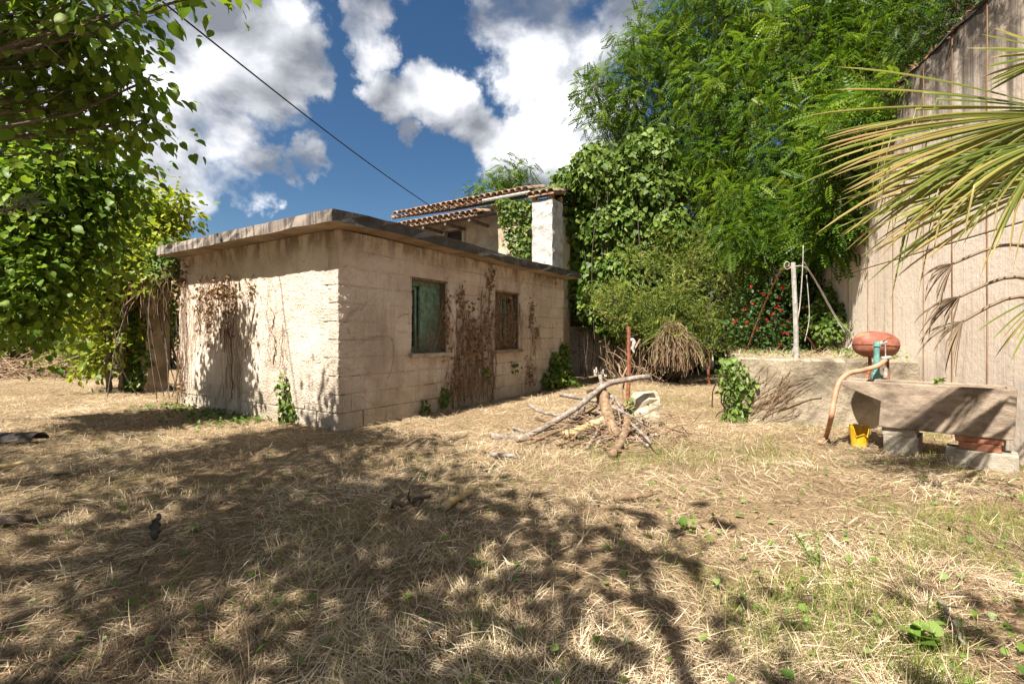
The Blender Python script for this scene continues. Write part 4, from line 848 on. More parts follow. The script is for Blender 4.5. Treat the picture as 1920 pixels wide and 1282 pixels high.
# ------------------------------------------------------------------ cistern block
E1 = unit(np.array([.93, -.36, 0])); E2 = np.array([-E1[1], E1[0], 0]); K0 = G(1384, 790)
def K(u, v, z): return K0+u*E1+v*E2+z*UZ
ci_ = thing('cistern', K(0, 0, 0), 'low weathered concrete cistern block beside the retaining wall', 'cistern')
n = 14; V = []; Fc = []; KL, KD, KH = 2.15, 2.0, .93
ring = [(KL*i/n, 0) for i in range(n)]+[(KL, KD*i/n) for i in range(n)]+[(KL-KL*i/n, KD) for i in range(n)]+[(0, KD-KD*i/n) for i in range(n)]
zs = [-.1, .2, .45, .7, KH-.03, KH]
for zi, z in enumerate(zs):
    for (u, v) in ring:
        ins = .03 if zi == len(zs)-1 else 0; uu_ = min(max(u, ins), KL-ins); vv_ = min(max(v, ins), KD-ins)
        V.append(K(uu_+random.gauss(0, .008), vv_+random.gauss(0, .008), z+(random.gauss(0, .006) if zi > 3 else 0)))
m4 = 4*n
for i in range(len(zs)-1):
    for j in range(m4): Fc.append((i*m4+j, i*m4+(j+1) % m4, (i+1)*m4+(j+1) % m4, (i+1)*m4+j))
Fc.append(tuple((len(zs)-1)*m4+j for j in range(m4))); mk('body', V, Fc, 'cistern_concrete', ci_)
# litter lying on it
pos = np.array([K(random.uniform(.02, KL-.03), random.uniform(.0, KD), KH+random.uniform(.0, .05)) for _ in range(2600)]); a = rng.uniform(0, 6.28, 2600); d = np.stack([np.cos(a), np.sin(a), rng.normal(0, .35, 2600)], 1)
STRAW = L([(0,-.012,0),(.5,-.014,.05),(1,0,.0),(.5,.014,.05),(0,.012,0)], [(0,1,3,4),(1,2,2,3)])
STRAW = L([(0,-.009,0),(0,.009,0),(.5,.010,.06),(.5,-.010,.06),(1,.003,.0),(1,-.003,.0)], [(0,3,2,1),(3,5,4,2)])
o = leafmesh('dry_grass', STRAW, pos, d, rand_unit(2600)*.4+UZ, rng.uniform(.08, .24, 2600), 'straw', None, origin=K(0, 0, KH)); props(o, 'dry grass litter lying on top of the concrete cistern', 'dry grass', None, 'stuff')
wp = [K(random.uniform(1.4, 2.1), random.uniform(.2, 1.2), KH+random.uniform(.0, .12)) for _ in range(320)]+[K(random.uniform(.1, 1.2), random.uniform(.5, 1.9), KH+random.uniform(.0, .07)) for _ in range(160)]
o = leafmesh('weeds', IVY, np.array(wp), rand_unit(480)+np.array([0, 0, .2]), rand_unit(480)*.5+UZ, rng.uniform(.03, .06, 480), 'weed_leaf', None, origin=K(1, .5, KH)); props(o, 'low green weeds sprouting on top of the cistern', 'weeds', None, 'stuff')
ivy_patch('ivy_plant', K(-.05, .1, 0), 'bright ivy climbing the open corner of the cistern, away from the pump', [K(-.03,.3,.2), K(-.02,.15,.45), K(-.03,.4,.65), K(.02,-.02,.72), K(-.05,.8,.5), K(.08,-.02,.35), K(-.02,.0,.1), K(.2,-.02,.55), K(-.02,.3,.88), K(-.05,1.2,.5)], [(.1,.24,.2),(.1,.2,.2),(.1,.22,.2),(.12,.04,.16),(.12,.3,.3),(.10,.03,.25),(.16,.08,.1),(.07,.03,.1),(.2,.2,.06),(.12,.35,.3)], [110,100,100,70,150,70,80,26,60,150], .07, face=(-.5, -.8, .3), stems=12, m='weed_leaf')
vs = thing('dead_creeper', K(.5, -.02, 0), 'thin bare creeper stems fanned across the front of the cistern', 'creeper'); st = []
for i in range(46):
    u0 = random.uniform(.05, .5); z0 = random.uniform(.02, .3); u1 = u0+random.uniform(.15, .6); z1 = min(z0+random.uniform(.15, .65), .9); p = K(u0, -.02, z0); q = K(u1, -.022, z1); st.append(smooth_path([p, (p+q)/2+E1*random.gauss(0, .05)+UZ*random.gauss(0, .05), q], 8))
V, Fc = tubes_np(st, rng.uniform(.002, .005, len(st)), 3); mk('stems', V, Fc, 'bark_brown', vs)
# wrought iron well frame
wf_ = thing('well_frame', K(.76, .08, KH), 'rusty well post with bent iron arms standing on the cistern', 'well frame')
pb = K(.76, .08, KH); pt = P(1487, 492, pb[1]); b = B(); b.tube([pb-UZ*.03, (pb+pt)/2+np.array([.006, 0, 0]), pt], [.034, .032, .030], 8); b.build('post', 'grey_metal', wf_)
Yp = pb[1]
def arm(pts, r_, name='arm', m_='grey_metal'):
    b = B(); b.tube(smooth_path(pts, 22), r_, 6); return b.build(name, m_, wf_, smooth=True)
arm([P(1487,500,Yp), P(1470,503,Yp+.2), P(1452,530,Yp+.6), P(1425,590,Yp+1.0), P(1404,645,Yp+1.3), K(.2, 1.5, KH)], .011, m_='rust')
arm([P(1487,500,Yp), P(1512,503,Yp+.1), P(1540,545,Yp+.5), P(1570,598,Yp+.8), P(1600,635,Yp+.9), K(1.5, 1.0, KH)], .011)
arm([P(1508,492,Yp+.1), P(1530,530,Yp+.3), P(1560,585,Yp+.5), P(1585,625,Yp+.5)], .008)
arm([P(1483,501,Yp), P(1475,505,Yp), P(1470,498,Yp), P(1474,491,Yp), P(1480,494,Yp), P(1478,499,Yp)], .006, 'scroll')
arm([P(1506,461,Yp), P(1505,500,Yp+.02), P(1500,570,Yp+.03), P(1492,620,Yp+.03), P(1486,668,Yp+.05)], .008, 'rod')
arm([P(1512,515,Yp+.2), P(1516,560,Yp+.2), P(1517,600,Yp+.2), P(1509,640,Yp+.2)], .006, 'wire')
arm([P(1494,610,Yp), P(1520,640,Yp+.2), P(1535,665,Yp+.4)], .008, 'rod', 'rust')

# ------------------------------------------------------------------ tank, pump, hose
Yt = 6.0
tk = thing('pressure_tank', P(1640, 700, Yt), 'rounded rust-red pressure tank leaning beyond the stone trough', 'tank'); tcn = P(1642, 646, Yt)
nu, nv = 24, 14; V = []; ax = unit(np.array([1, .15, -.05])); ay = unit(np.cross(UZ, ax)); az = np.cross(ax, ay)
for i in range(nv+1):
    ph = -math.pi/2+math.pi*i/nv
    for j in range(nu):
        th = 2*math.pi*j/nu; x = np.sign(math.sin(ph))*abs(math.sin(ph))**.75; rr_ = abs(math.cos(ph))**.62
        V.append(tcn+ax*x*.262+ay*rr_*.168*math.cos(th)+az*rr_*.168*math.sin(th))
Fc = [(i*nu+j, i*nu+(j+1) % nu, (i+1)*nu+(j+1) % nu, (i+1)*nu+j) for i in range(nv) for j in range(nu)]
mk('vessel', V, Fc, 'rusty_tank', tk, smooth=True)
b = B()
th = np.linspace(0, 2*math.pi, 49); sg = lambda v_, p_: np.sign(v_)*abs(v_)**p_
b.tube([tcn+ax*.263*sg(math.sin(x), .75)+ay*.169*sg(math.cos(x), .62)-az*.004 for x in th], .005, 5); b.build('seam', 'rust', tk)
th = np.linspace(math.pi*.55, math.pi*.9, 8)
b = B(); b.tube(smooth_path([tcn+np.array([-.1, -.03, -.12]), tcn+np.array([-.1, -.03, -.3]), P(1622, 715, Yt-.1)], 6), .02, 7); b.build('leg', 'rust', tk)
b = B(); b.tube(smooth_path([tcn+np.array([.14, .0, -.12]), P(1665, 720, Yt)], 5), .02, 7); b.build('leg', 'rust', tk)
Yq = 5.55
pm = thing('hand_pump', P(1645, 708, Yq), 'pale teal hand pump at the head of the stone trough', 'pump')
b = B(); pz = [P(1643,712,Yq), P(1643,700,Yq), P(1643,699,Yq), P(1644,650,Yq), P(1644,649,Yq), P(1644,640,Yq)]; b.tube(pz, [.045,.045,.034,.028,.04,.03], 10); b.build('barrel', 'teal_paint', pm)
b = B(); b.tube(smooth_path([P(1644,646,Yq), P(1655,643,Yq-.02), P(1662,642,Yq-.03)], 6), .024, 8); b.build('spout', 'grey_metal', pm)
b = B(); b.tube(smooth_path([P(1655,643,Yq-.03), P(1660,635,Yq-.04), P(1672,633,Yq-.04)], 6), .010, 6); b.build('handle', 'rust', pm)
b = B(); b.tube([P(1660,645,Yq-.05), P(1661,690,Yq-.05), P(1660,706,Yq-.05)], .006, 6); b.tube([P(1660,690,Yq-.05), P(1660,708,Yq-.05)], .022, 8); b.tube([P(1652,672,Yq-.05), P(1670,670,Yq-.06)], .02, 8); b.build('tap', 'grey_metal', pm)
hp = [P(1660,675,Yq-.05), P(1645,686,Yq-.1), P(1618,694,Yq-.12), P(1592,700,Yq-.12), P(1574,716,Yq-.15), P(1564,750,Yq-.2), P(1558,785,Yq-.25), G(1548, 820), G(1538, 833)+np.array([0, 0, .02])]
b = B(); b.tube(smooth_path(hp, 46), .026, 10); o = b.build('hose', 'hose', None, origin=G(1540, 832), smooth=True); props(o, 'thick faded orange hose looping from the pump to the ground', 'hose')

# ------------------------------------------------------------------ trough on blocks
TA = np.array([3.657, 5.333, 0]); TB = np.array([4.63, 4.40, 0]); TU = unit(TB-TA); TN = np.array([-TU[1], TU[0], 0])   # TN away from us
def Tp(u, v, z): return TA+u*TU+v*TN+z*UZ
tr_ = thing('stone_trough', Tp(.8, .2, .287), 'long stone washing trough propped on blocks against the retaining wall', 'trough')
LT = 1.352; wdg = .33; zt, zb = .757, .287; DP = .52
def prof_box(b, poly, v0, v1):
    n_ = len(poly); b.add([Tp(u, v0, z) for u, z in poly]+[Tp(u, v1, z) for u, z in poly], [tuple(range(n_)), tuple(range(2*n_-1, n_-1, -1))]+[(i, n_+i, n_+(i+1) % n_, (i+1) % n_) for i in range(n_)])
front = [(0, zt), (0, zt-.05), (wdg+.02, zt-.20), (wdg, zb), (LT-.02, zb), (LT, zt)]
b = B(); prof_box(b, front, 0, .065); prof_box(b, front, DP-.065, DP)
prof_box(b, [(wdg, zb), (LT-.02, zb), (LT-.02, zb+.06), (wdg, zb+.06)], .066, DP-.066); prof_box(b, [(LT-.07, zb+.061), (LT-.018, zb+.061), (LT-.002, zt-.004), (LT-.062, zt-.004)], .066, DP-.066)
prof_box(b, [(wdg+.001, zb+.061), (wdg+.05, zb+.061), (wdg+.06, zt-.22), (wdg+.015, zt-.20)], .066, DP-.066); prof_box(b, [(0.001, zt-.006), (.001, zt-.05), (wdg+.02, zt-.2), (wdg+.06, zt-.19)], .066, DP-.066)
o = b.build('basin', 'trough_concrete', tr_); md = o.modifiers.new('bevel', 'BEVEL'); md.width = .009; md.segments = 2; md.limit_method = 'ANGLE'
def tblock(name, u0, u1, v0, v1, z0, z1, m_, label, cat, group=None):
    V = []; b = B(); j = lambda: random.uniform(-.006, .006)
    b.hexa([Tp(u+j(), v+j(), z) for z in (z0, z1) for (u, v) in ((u0, v0), (u1, v0), (u1, v1), (u0, v1))]); o = b.build(name, m_, None, origin=Tp((u0+u1)/2, (v0+v1)/2, z0)); md = o.modifiers.new('bevel', 'BEVEL'); md.width = .008; md.segments = 2; props(o, label, cat, group)
tblock('concrete_block', .36, .64, .03, .48, .205, .287, 'cinder', 'thin concrete block on top of another under the trough', 'block')
tblock('concrete_block', .37, .66, .02, .46, -.03, .205, 'cinder', 'upright concrete block carrying the end of the trough near the bucket', 'block')
tblock('brick', .93, 1.26, .02, .24, .225, .287, 'brick_red', 'upper red brick wedged under the trough', 'brick')
tblock('brick', .95, 1.25, .0, .23, .155, .225, 'brick_red', 'lower red brick under the trough, on the pale block', 'brick')
tblock('concrete_block', .86, 1.36, -.06, .24, -.03, .155, 'cinder', 'wide pale concrete block under the red bricks', 'block')
# weeds in the trough
pos = np.array([Tp(random.uniform(.7, .95), .25+random.gauss(0, .03), .74+random.uniform(0, .1)) for _ in range(10)]); o = leafmesh('seedling', IVY, pos*.35+Tp(.82, .25, .77)*.65, rand_unit(10)+np.array([0, 0, .3]), rand_unit(10)*.4+UZ, np.full(10, .06), 'weed_leaf', None, origin=Tp(.8, .25, .7)); props(o, 'green seedling rising out of the stone trough', 'plant')
b = B(); b.hexa([Tp(u, v, z) for z in (zb+.05, .66) for (u, v) in ((wdg+.05, .07), (LT-.07, .07), (LT-.07, DP-.07), (wdg+.05, DP-.07))]); o = b.build('soil', 'mown_ground', None, origin=Tp(.8, .25, zb+.05)); props(o, 'earth and dead leaves filling the stone trough', 'soil', None, 'stuff')
# broken yellow bucket
bc = G(1611, 836); n = 18; V = []; Fc = []
for i in range(7):
    z = .235*i/6
    for j in range(n):
        a_ = 2*math.pi*j/n; rr_ = .075+.03*i/6; cut = .10 if (3.6 < a_ < 4.9) else 0; zz = min(z, .235-cut+.02*math.sin(j*2.1)); V.append(bc+np.array([rr_*math.cos(a_), rr_*math.sin(a_), zz]))
for i in range(6):
    for j in range(n): Fc.append((i*n+j, i*n+(j+1) % n, (i+1)*n+(j+1) % n, (i+1)*n+j))
Fc.append(tuple(range(n-1, -1, -1)))
o = mk('bucket', V, Fc, 'yellow_plastic', None, origin=bc); md = o.modifiers.new('solid', 'SOLIDIFY'); md.thickness = .006; props(o, 'broken yellow plastic bucket beside the trough', 'bucket')

# ------------------------------------------------------------------ palm
pl = thing('fan_palm', (4.25, 2.75, 0), 'fan palm with long yellow-green leaves reaching across the concrete wall', 'palm')
top = np.array([4.3, 2.8, 2.35]); b = B(); n = 40
tpp = np.linspace([4.25, 2.75, -.1], top, n); b.tube(tpp, [.13+.02*(i % 2) for i in range(n)], 11); b.build('trunk', 'bark_brown', pl)
def frond(hub, start, angs, length, width, m_, depth=(0, 0), droop=.25, tipdroop=.35, fold=0, jl=.15, normal=None):
    """a fan leaf: petiole from the trunk to the hub, one mesh for each segment"""
    pth = smooth_path([start, (start+hub)/2+np.array([0, 0, .1]), hub], 8); b = B(); b.tube(pth, np.linspace(.016, .009, 8), 6)
    fr = b.build('frond', m_, pl); fr.data.attributes.new('rnd', 'FLOAT', 'POINT').data.foreach_set('value', np.full(len(fr.data.vertices), .7, np.float32))
    for i, a_ in enumerate(angs):
        a_ = R(a_); ln = length*(1+random.gauss(0, jl*.6)); dy = random.uniform(*depth)
        d = np.array([math.cos(a_), dy, math.sin(a_)]); d /= np.linalg.norm(d); side = unit(np.cross(d, np.array([.15, -1, .2])+rng.normal(0, .25, 3))); ns = 9; V = []; Fc = []; cr = []
        kink = random.random() < fold; kp = random.uniform(.5, .75); p = hub.copy(); dd = d.copy()
        for k in range(ns+1):
            f = k/ns; wv = width*(.32+1.5*f*(1-f)**.75 if f < .97 else .06)*.9
            nrm = unit(np.cross(side, dd)); V += [p-side*wv-nrm*wv*.35, p+nrm*wv*.25, p+side*wv-nrm*wv*.35]
            dd = unit(dd+np.array([0, 0, -1])*(droop/ns+tipdroop*f*f/ns*2))
            if kink and f >= kp: dd = unit(np.array([d[0]*.25, 0, -1])); kink = False
            p = p+dd*ln/ns
        for k in range(ns):
            for q in (0, 1): Fc.append((k*3+q, k*3+q+1, k*3+q+4, k*3+q+3))
        r_ = np.clip(random.random()*.7+np.repeat(np.linspace(.0, .35, ns+1), 3), 0, 1); mk('leaflet', np.array(V), np.array(Fc), m_, fr, rnd=r_)
YF = 3.3
ang = lambda a, b_, n_: [a+(b_-a)*i/(n_-1)+random.gauss(0, 1.2) for i in range(n_)]
frond(P(1975,215,YF), top, ang(178, 216, 30), 1.55, .0135, 'palm_leaf', (-.18, .12), .10, .34, .06)
frond(P(1985,205,YF+.15), top+np.array([0, .02, .05]), ang(168, 194, 16), 1.66, .015, 'palm_leaf', (-.12, .15), .10, .20, .4)
frond(P(1990,100,YF-.1), top+np.array([.02, 0, .08]), ang(150, 205, 15), .46, .013, 'palm_leaf', (-.2, .3), .08, .1, 0)
frond(P(1975,262,YF-.1), top+np.array([0, -.03, 0]), ang(186, 236, 26), .95, .012, 'palm_leaf', (-.30, .10), .2, .6, .14)
frond(P(1985,285,YF+.1), top+np.array([0, .03, -.05]), ang(178, 212, 24), 1.50, .0125, 'palm_leaf', (-.15, .15), .04, .4, .14)
frond(P(2000,330,YF+.05), top+np.array([0, .02, -.08]), ang(176, 206, 20), 1.38, .012, 'palm_leaf', (-.12, .18), .06, .45, .16)
frond(P(1965,240,YF+.2), top+np.array([0, .05, .02]), ang(184, 210, 18), 1.25, .013, 'palm_leaf', (-.1, .25), .08, .35, .25)
frond(P(1975,545,YF-.2), top-np.array([0, 0, .3]), ang(205, 255, 11), .52, .008, 'palm_leaf', (-.2, .2), .2, .35, 0)
for (hx, hy, px_, py_) in ((1788,494,1920,484),(1800,556,1920,544),(1806,602,1920,574)):
    frond(P(hx, hy, YF), P(1990, py_-6, YF-.1), ang(182, 245, 15), .31, .008, 'dead_palm', (-.35, .35), .5, 1.2, .25, .3)

# ------------------------------------------------------------------ the heap of branches
PG = 'branches of the cut-branch heap'; SL_ = 'thin grey-brown stick lying in the branch heap'
def stick(pts, r_, m_, label=SL_, group=PG, name='branch', cat='branch', n=14, jit=.006, side=True, tap=.6):
    r_ = r_*1.25; pts = [np.array(q) for q in pts]; pth = smooth_path(pts, n, jit); b = B(); b.tube(pth, np.linspace(r_, r_*tap, n)*(1+.08*rng.normal(size=n)), 8)
    if side:
        for k in range(random.randint(1, 3)):
            i = random.randint(2, n-3); q = pth[i]; e = q+unit(rng.normal(size=3))*random.uniform(.05, .16); e[2] = max(e[2], .01); b.tube([q, (q+e)/2+rng.normal(0, .01, 3), e], [r_*.45, r_*.35, r_*.2], 5)
    o = b.build(name, m_, None, origin=pth[0], smooth=True); props(o, label, cat, group); return o
Pg = lambda x, y: G(x, y)+np.array([0, 0, .055])
stick([P(1218,706,6.5), P(1139,719,6.35), P(1087,761,6.1), P(989,818,5.85), Pg(921, 826)], .030, 'bark_grey', 'longest branch of the heap, arching over the other sticks', tap=1.1)
stick([P(1050,740,6.7), P(1108,750,6.4), P(1164,771,6.1), Pg(1232, 816)], .022, 'bark_grey', 'forked branch crossing over the top of the heap')
stick([P(991,759,7.0), P(1017,773,6.8), P(1045,779,6.7), Pg(1095, 795)], .022, 'bark_grey', 'curved branch whose tip lifts off the ground on the shed side of the heap')
stick([P(1125,705,6.7), P(1132,731,6.5), P(1157,752,6.3), P(1176,785,6.0), Pg(1221, 841)], .024, 'bark_grey', 'straight pale branch running down the heap towards the open ground')
stick([P(1059,815,5.75), P(1095,803,5.9), P(1132,787,6.05)], .043, 'peeled_wood', 'thick yellowish peeled log lying across the heap', name='log', cat='log', side=False, tap=.95)
stick([P(1178,785,6.0), P(1167,825,5.5), Pg(1148, 862)], .040, 'bark_brown', 'stout log with peeling bark propped against the heap', name='log', cat='log', side=False, tap=.9)
stick([P(1128,733,6.4), P(1141,783,6.05), Pg(1156, 828)], .062, 'bark_brown', 'thickest upright limb in the middle of the heap', name='log', cat='log', side=False, tap=.9)
stick([P(1134,790,5.95), Pg(1145, 822)], .05, 'bark_brown', 'short dark limb under the thickest upright one', name='log', cat='log', side=False)
for q in ([Pg(970,836), Pg(1000,830), Pg(1029,832)], [Pg(1045,843), P(1065,828,5.5), P(1083,815,5.7)], [Pg(962,810), Pg(985,818)], [Pg(1036,798), P(1065,796,6.4), P(1092,797,6.4)],
          [P(1075,785,6.3), P(1090,760,6.3), P(1098,748,6.3)], [P(1092,780,6.2), P(1097,752,6.3)], [P(1100,735,6.5), P(1120,728,6.5)], [Pg(1120,840), P(1160,815,5.8), P(1200,800,6.1)], [Pg(1082,828), P(1120,805,6), P(1165,775,6.2)],
          [Pg(1190,832), P(1160,800,6), P(1140,765,6.2)], [Pg(1105,832), P(1140,822,5.7), Pg(1205,838)], [P(1118,770,6.2), P(1150,790,6), Pg(1200,822)], [Pg(1060,825), P(1100,818,5.8), Pg(1140,820)], [P(1100,790,6.3), P(1150,772,6.3), P(1190,760,6.4)], [Pg(1215,800), P(1180,785,6.2), P(1150,778,6.2)], [Pg(1130,848), P(1150,832,5.5), P(1180,820,5.6)],
          [Pg(1000,838), P(1060,800,6.0), P(1120,760,6.3)], [Pg(1020,815), P(1080,790,6.2), P(1150,755,6.4)], [Pg(1215,845), P(1185,815,5.8), P(1130,770,6.2)], [Pg(1100,850), P(1125,800,5.9), P(1150,745,6.3)], [Pg(1070,845), P(1110,825,5.6), P(1170,812,5.7)], [Pg(1235,826), P(1190,808,5.9), P(1110,800,6.0)], [Pg(1175,850), P(1165,815,5.7), P(1160,770,6.1)], [P(1060,770,6.6), P(1110,775,6.3), Pg(1180,800)]):
    mm = random.choice(['bark_grey', 'bark_brown', 'bark']); stick(q, random.uniform(.010, .021), mm, {'bark_grey': 'thin weathered grey stick tangled in the branch heap', 'bark_brown': 'thin light brown stick tangled in the branch heap', 'bark': 'thin dark-barked stick tangled in the branch heap'}[mm])
bl = thing('brushwood', Pg(1150, 825), 'thin twigs and broken bits under the branch heap', 'brush'); st = []
for i in range(210):
    c = np.array([1.25+random.gauss(0, .42), 6.0+random.gauss(0, .4), abs(random.gauss(.08, .1))]); a = random.uniform(0, 6.28); ln = random.uniform(.1, .4); dd = np.array([math.cos(a), math.sin(a), random.gauss(0, .25)])*ln; p0 = c-dd; p1 = c+dd; p0[2] = max(p0[2], .0); p1[2] = max(p1[2], .0); st.append(smooth_path([p0, c+rng.normal(0, .03, 3), p1], 5))
V, Fc = tubes_np(st, rng.uniform(.003, .008, len(st)), 3); mk('twigs', V, Fc, 'twig', bl)
ivy_patch('weed_clump', (1.72, 6.85, 0), 'green weeds growing between the heap and the stone post', [P(1188,775,6.75), P(1192,760,6.8)], [(.12,.1,.16)]*2, [70,50], .06, m='weed_leaf', face=(0, -1, .4), cat='weeds', stems=0)
# sticks lying about
stick([Pg(832,964), Pg(858,948), Pg(884,932)], .022, 'peeled_wood', 'pale peeled stick lying alone on the mown ground', None, 'stick', 'stick', side=False, jit=.002, tap=.95)
stick([Pg(1152,948), Pg(1190,945), Pg(1223,940)], .020, 'bark_brown', 'reddish brown stick lying on the straw in dappled shade', None, 'stick', 'stick', side=False, jit=.002)
stick([Pg(922,860), Pg(945,864), Pg(968,866)], .022, 'bark_grey', 'short grey split of wood lying before the heap', None, 'stick', 'stick', side=False)
stick([Pg(291,1024), Pg(292,1000), Pg(296,984)], .016, 'char', 'charred black stick lying in the shaded straw', None, 'stick', 'stick', side=False)
stick([Pg(-10,886), Pg(35,880), Pg(74,876)], .02, 'peeled_wood', 'pale branch lying near the dark tile', None, 'stick', 'stick')
stick([Pg(-10,992), Pg(30,990), Pg(66,985)], .03, 'bark', 'dark length of rotten bark on the shaded ground', None, 'stick', 'stick', side=False)
stick([Pg(735,962), Pg(770,954), Pg(805,942)], .018, 'bark', 'dark broken branch half hidden in straw near the pale peeled stick', None, 'stick', 'stick')
stick([Pg(1760,1145), Pg(1785,1190), Pg(1810,1235)], .006, 'bark_grey', 'thin grey twig lying towards the palm side of the ground', None, 'stick', 'stick')
stick([Pg(100,902), Pg(135,898), Pg(163,905)], .008, 'bark', 'thin curved dark twig on shaded ground beside the pale branch', None, 'stick', 'stick')
# dark tile at the far left
tc0 = G(28, 832); V = []; Fc = []; n = 10
for x in (0, .3, .6):
    for q in (0, .018):
        for i in range(n+1):
            a_ = math.pi*(.1+.8*i/n); V.append(tc0+np.array([x-.35, -(.13-q)*math.cos(a_)+.06*x, (.13-q)*math.sin(a_)+.0]))
m_ = n+1
for s_ in (0, 1):
    for i in range(n):
        o_ = s_*2*m_; Fc += [(o_+i, o_+i+1, o_+2*m_+i+1, o_+2*m_+i), (o_+m_+i+1, o_+m_+i, o_+3*m_+i, o_+3*m_+i+1)]
for o_ in (0, 4*m_):
    for i in range(n): Fc.append((o_+i, o_+i+1, o_+m_+i+1, o_+m_+i))
o = mk('ridge_tile', V, Fc, 'char', None, origin=tc0, smooth=True); props(o, 'dark half-round roof tile lying on the shaded ground', 'tile')

# ------------------------------------------------------------------ posts, stump, cable
pr_ = np.array([2.0, 8.3, 0]); pz_ = P(1179, 612, 8.3)
o = thing('rusty_post', pr_, 'rusty iron post with a rag at its top behind the branch heap', 'post'); b = B(); b.tube([pr_-UZ*.1, (pr_+pz_)/2+np.array([.012, 0, 0]), pz_], [.036, .034, .032], 8); b.build('post', 'rust', o)
q = P(1184,635,8.25); b = B(); b.tube(smooth_path([q, q+np.array([.03, -.03, -.06]), q+np.array([.02, -.02, -.15]), q+np.array([.04, -.03, -.24])], 8, .006), [.02,.035,.03,.04,.03,.035,.02,.01], 6); b.build('rag', 'pvc_grey', o)
b = B(); b.tube(smooth_path([P(1200,636,8.6), P(1175,690,8.4), P(1165,712,8.3), (1.95, 8.35, .1)], 9, .01), .014, 6); b.tube(smooth_path([P(1158,682,8.5), P(1166,705,8.4), P(1172,740,8.3)], 7, .01), .014, 6); b.build('dead_stem', 'dry_twig', o)
p2 = G(1330, 722); z2 = P(1319, 608, p2[1])
o = thing('rusty_post', p2, 'leaning rusty stake wound with pale wire beside the cistern', 'post'); b = B(); b.tube([p2-UZ*.1, (p2+z2)/2+np.array([.02, 0, 0]), z2], .035, 7); b.build('post', 'rust', o)
st = []
for i in range(4):
    c = P(1326, 650+random.gauss(0, 7), p2[1]-.08); th = np.linspace(0, 6.6, 16); rr_ = random.uniform(.1, .2); ph = random.uniform(0, 6); st.append([c+np.array([rr_*math.cos(x+ph), .06*math.sin(x), rr_*.7*math.sin(x+ph)]) for x in th])
V, Fc = tubes_np(st, np.full(4, .010), 4); mk('wire', V, Fc, 'pvc_grey', o)
p3 = G(1156, 696); b = B(); b.tube([p3, (p3+P(1154, 615, p3[1]))/2+np.array([.03, 0, 0]), P(1154, 612, p3[1])], .06, 7); o = b.build('pale_post', 'bark_grey', None, origin=p3); props(o, 'thin pale post standing in the ivy beyond the rusty post', 'post')
s0 = G(1208, 797); V = []; Fc = []; n = 6
for i in range(n+1):
    z = .49*i/n-.03; k = 1 if i < n else .86
    for (a_, c_) in ((-.17, -.1), (0, -.13), (.17, -.1), (.17, .1), (0, .12), (-.17, .1)): V.append(s0+np.array([a_*k+.01*i*.4+random.gauss(0, .008), c_*k+random.gauss(0, .008), z+(.012*a_/.17 if i == n else 0)]))
for i in range(n):
    for j in range(6): Fc.append((i*6+j, i*6+(j+1) % 6, (i+1)*6+(j+1) % 6, (i+1)*6+j))
Fc.append(tuple(n*6+j for j in range(6))); o = mk('stone_post', V, Fc, 'pale_stone', None, origin=s0); props(o, 'short pale stone post standing beside the branch heap', 'stone')
c0 = S(6.36, 3.9, 4.84); c1 = P(300, 0, 6.0); uu_ = np.linspace(0, 1.9, 60)
cab = c0+(c1-c0)*uu_[:, None]; cab[:, 2] -= .10*np.sin(np.clip(uu_, 0, 1)*math.pi)
b = B(); b.tube(cab, .012, 6); o = b.build('overhead_cable', 'cable_black', None, origin=c0, smooth=True); props(o, 'black overhead cable running to the farmhouse eaves', 'cable')

# ------------------------------------------------------------------ straw, grass, weeds
def in_shed(x, y):
    q = np.stack([x-C0[0], y-C0[1]], -1); t_ = q @ D1[:2]; s_ = q @ D2[:2]; k_ = np.stack([x-K0[0], y-K0[1]], -1); u_ = k_ @ E1[:2]; v_ = k_ @ E2[:2]
    ww = (np.stack([x-W0[0], y-W0[1]], -1) @ WN[:2])
    return ((t_ > .0) & (t_ < 6.6) & (s_ > 0) & (s_ < 4.3)) | ((u_ > 0) & (u_ < KL) & (v_ > 0) & (v_ < KD)) | (ww < .03)
def sample(n, y0=1.0, y1=17.0, wide=1.25):
    y = y0*(y1/y0)**rng.random(n); x = (rng.random(n)*2-1)*(wide*y+.9); k = ~in_shed(x, y); return x[k], y[k]
x, y = sample(400000); cl = vnoise(x, y, 1.3)*.6+vnoise(x, y, 4)*.4; keep = rng.random(len(x)) < np.clip(.25+1.4*(cl-.25), .15, 1); x = x[keep]; y = y[keep]; cl = cl[keep]; n = len(x)
pos = np.stack([x, y, gh(x, y)+np.abs(rng.normal(0, .014, n))+.03*np.maximum(cl-.5, 0)], 1)
a = 2*math.pi*vnoise(x, y, .9)*1.6+rng.normal(0, .9, n); d = np.stack([np.cos(a), np.sin(a), rng.normal(.02, .15, n)], 1)
lng = (.025+.125*rng.random(n)**2.6)*(1+.05*y); V, Fc = scatter(STRAW, pos, d, rand_unit(n)*.5+UZ, lng)
rv = np.clip(.05+.8*rng.random(n)+.7*(vnoise(x, y, .8)-.5)+.5*(vnoise(x, y, 3.)-.5), 0, 1)
y2 = np.sqrt(rng.uniform(3.5**2, 14**2, 130000)); x2 = (rng.random(130000)*2-1)*(1.2*y2); kp = ~in_shed(x2, y2); x2 = x2[kp]; y2 = y2[kp]; n2_ = len(x2); c2 = vnoise(x2, y2, 1.7)*.5+vnoise(x2, y2, 5)*.5
a2 = 2*math.pi*vnoise(x2, y2, .9)*1.6+rng.normal(0, 1.1, n2_); d2_ = np.stack([np.cos(a2), np.sin(a2), np.abs(rng.normal(.02, .26, n2_))], 1)
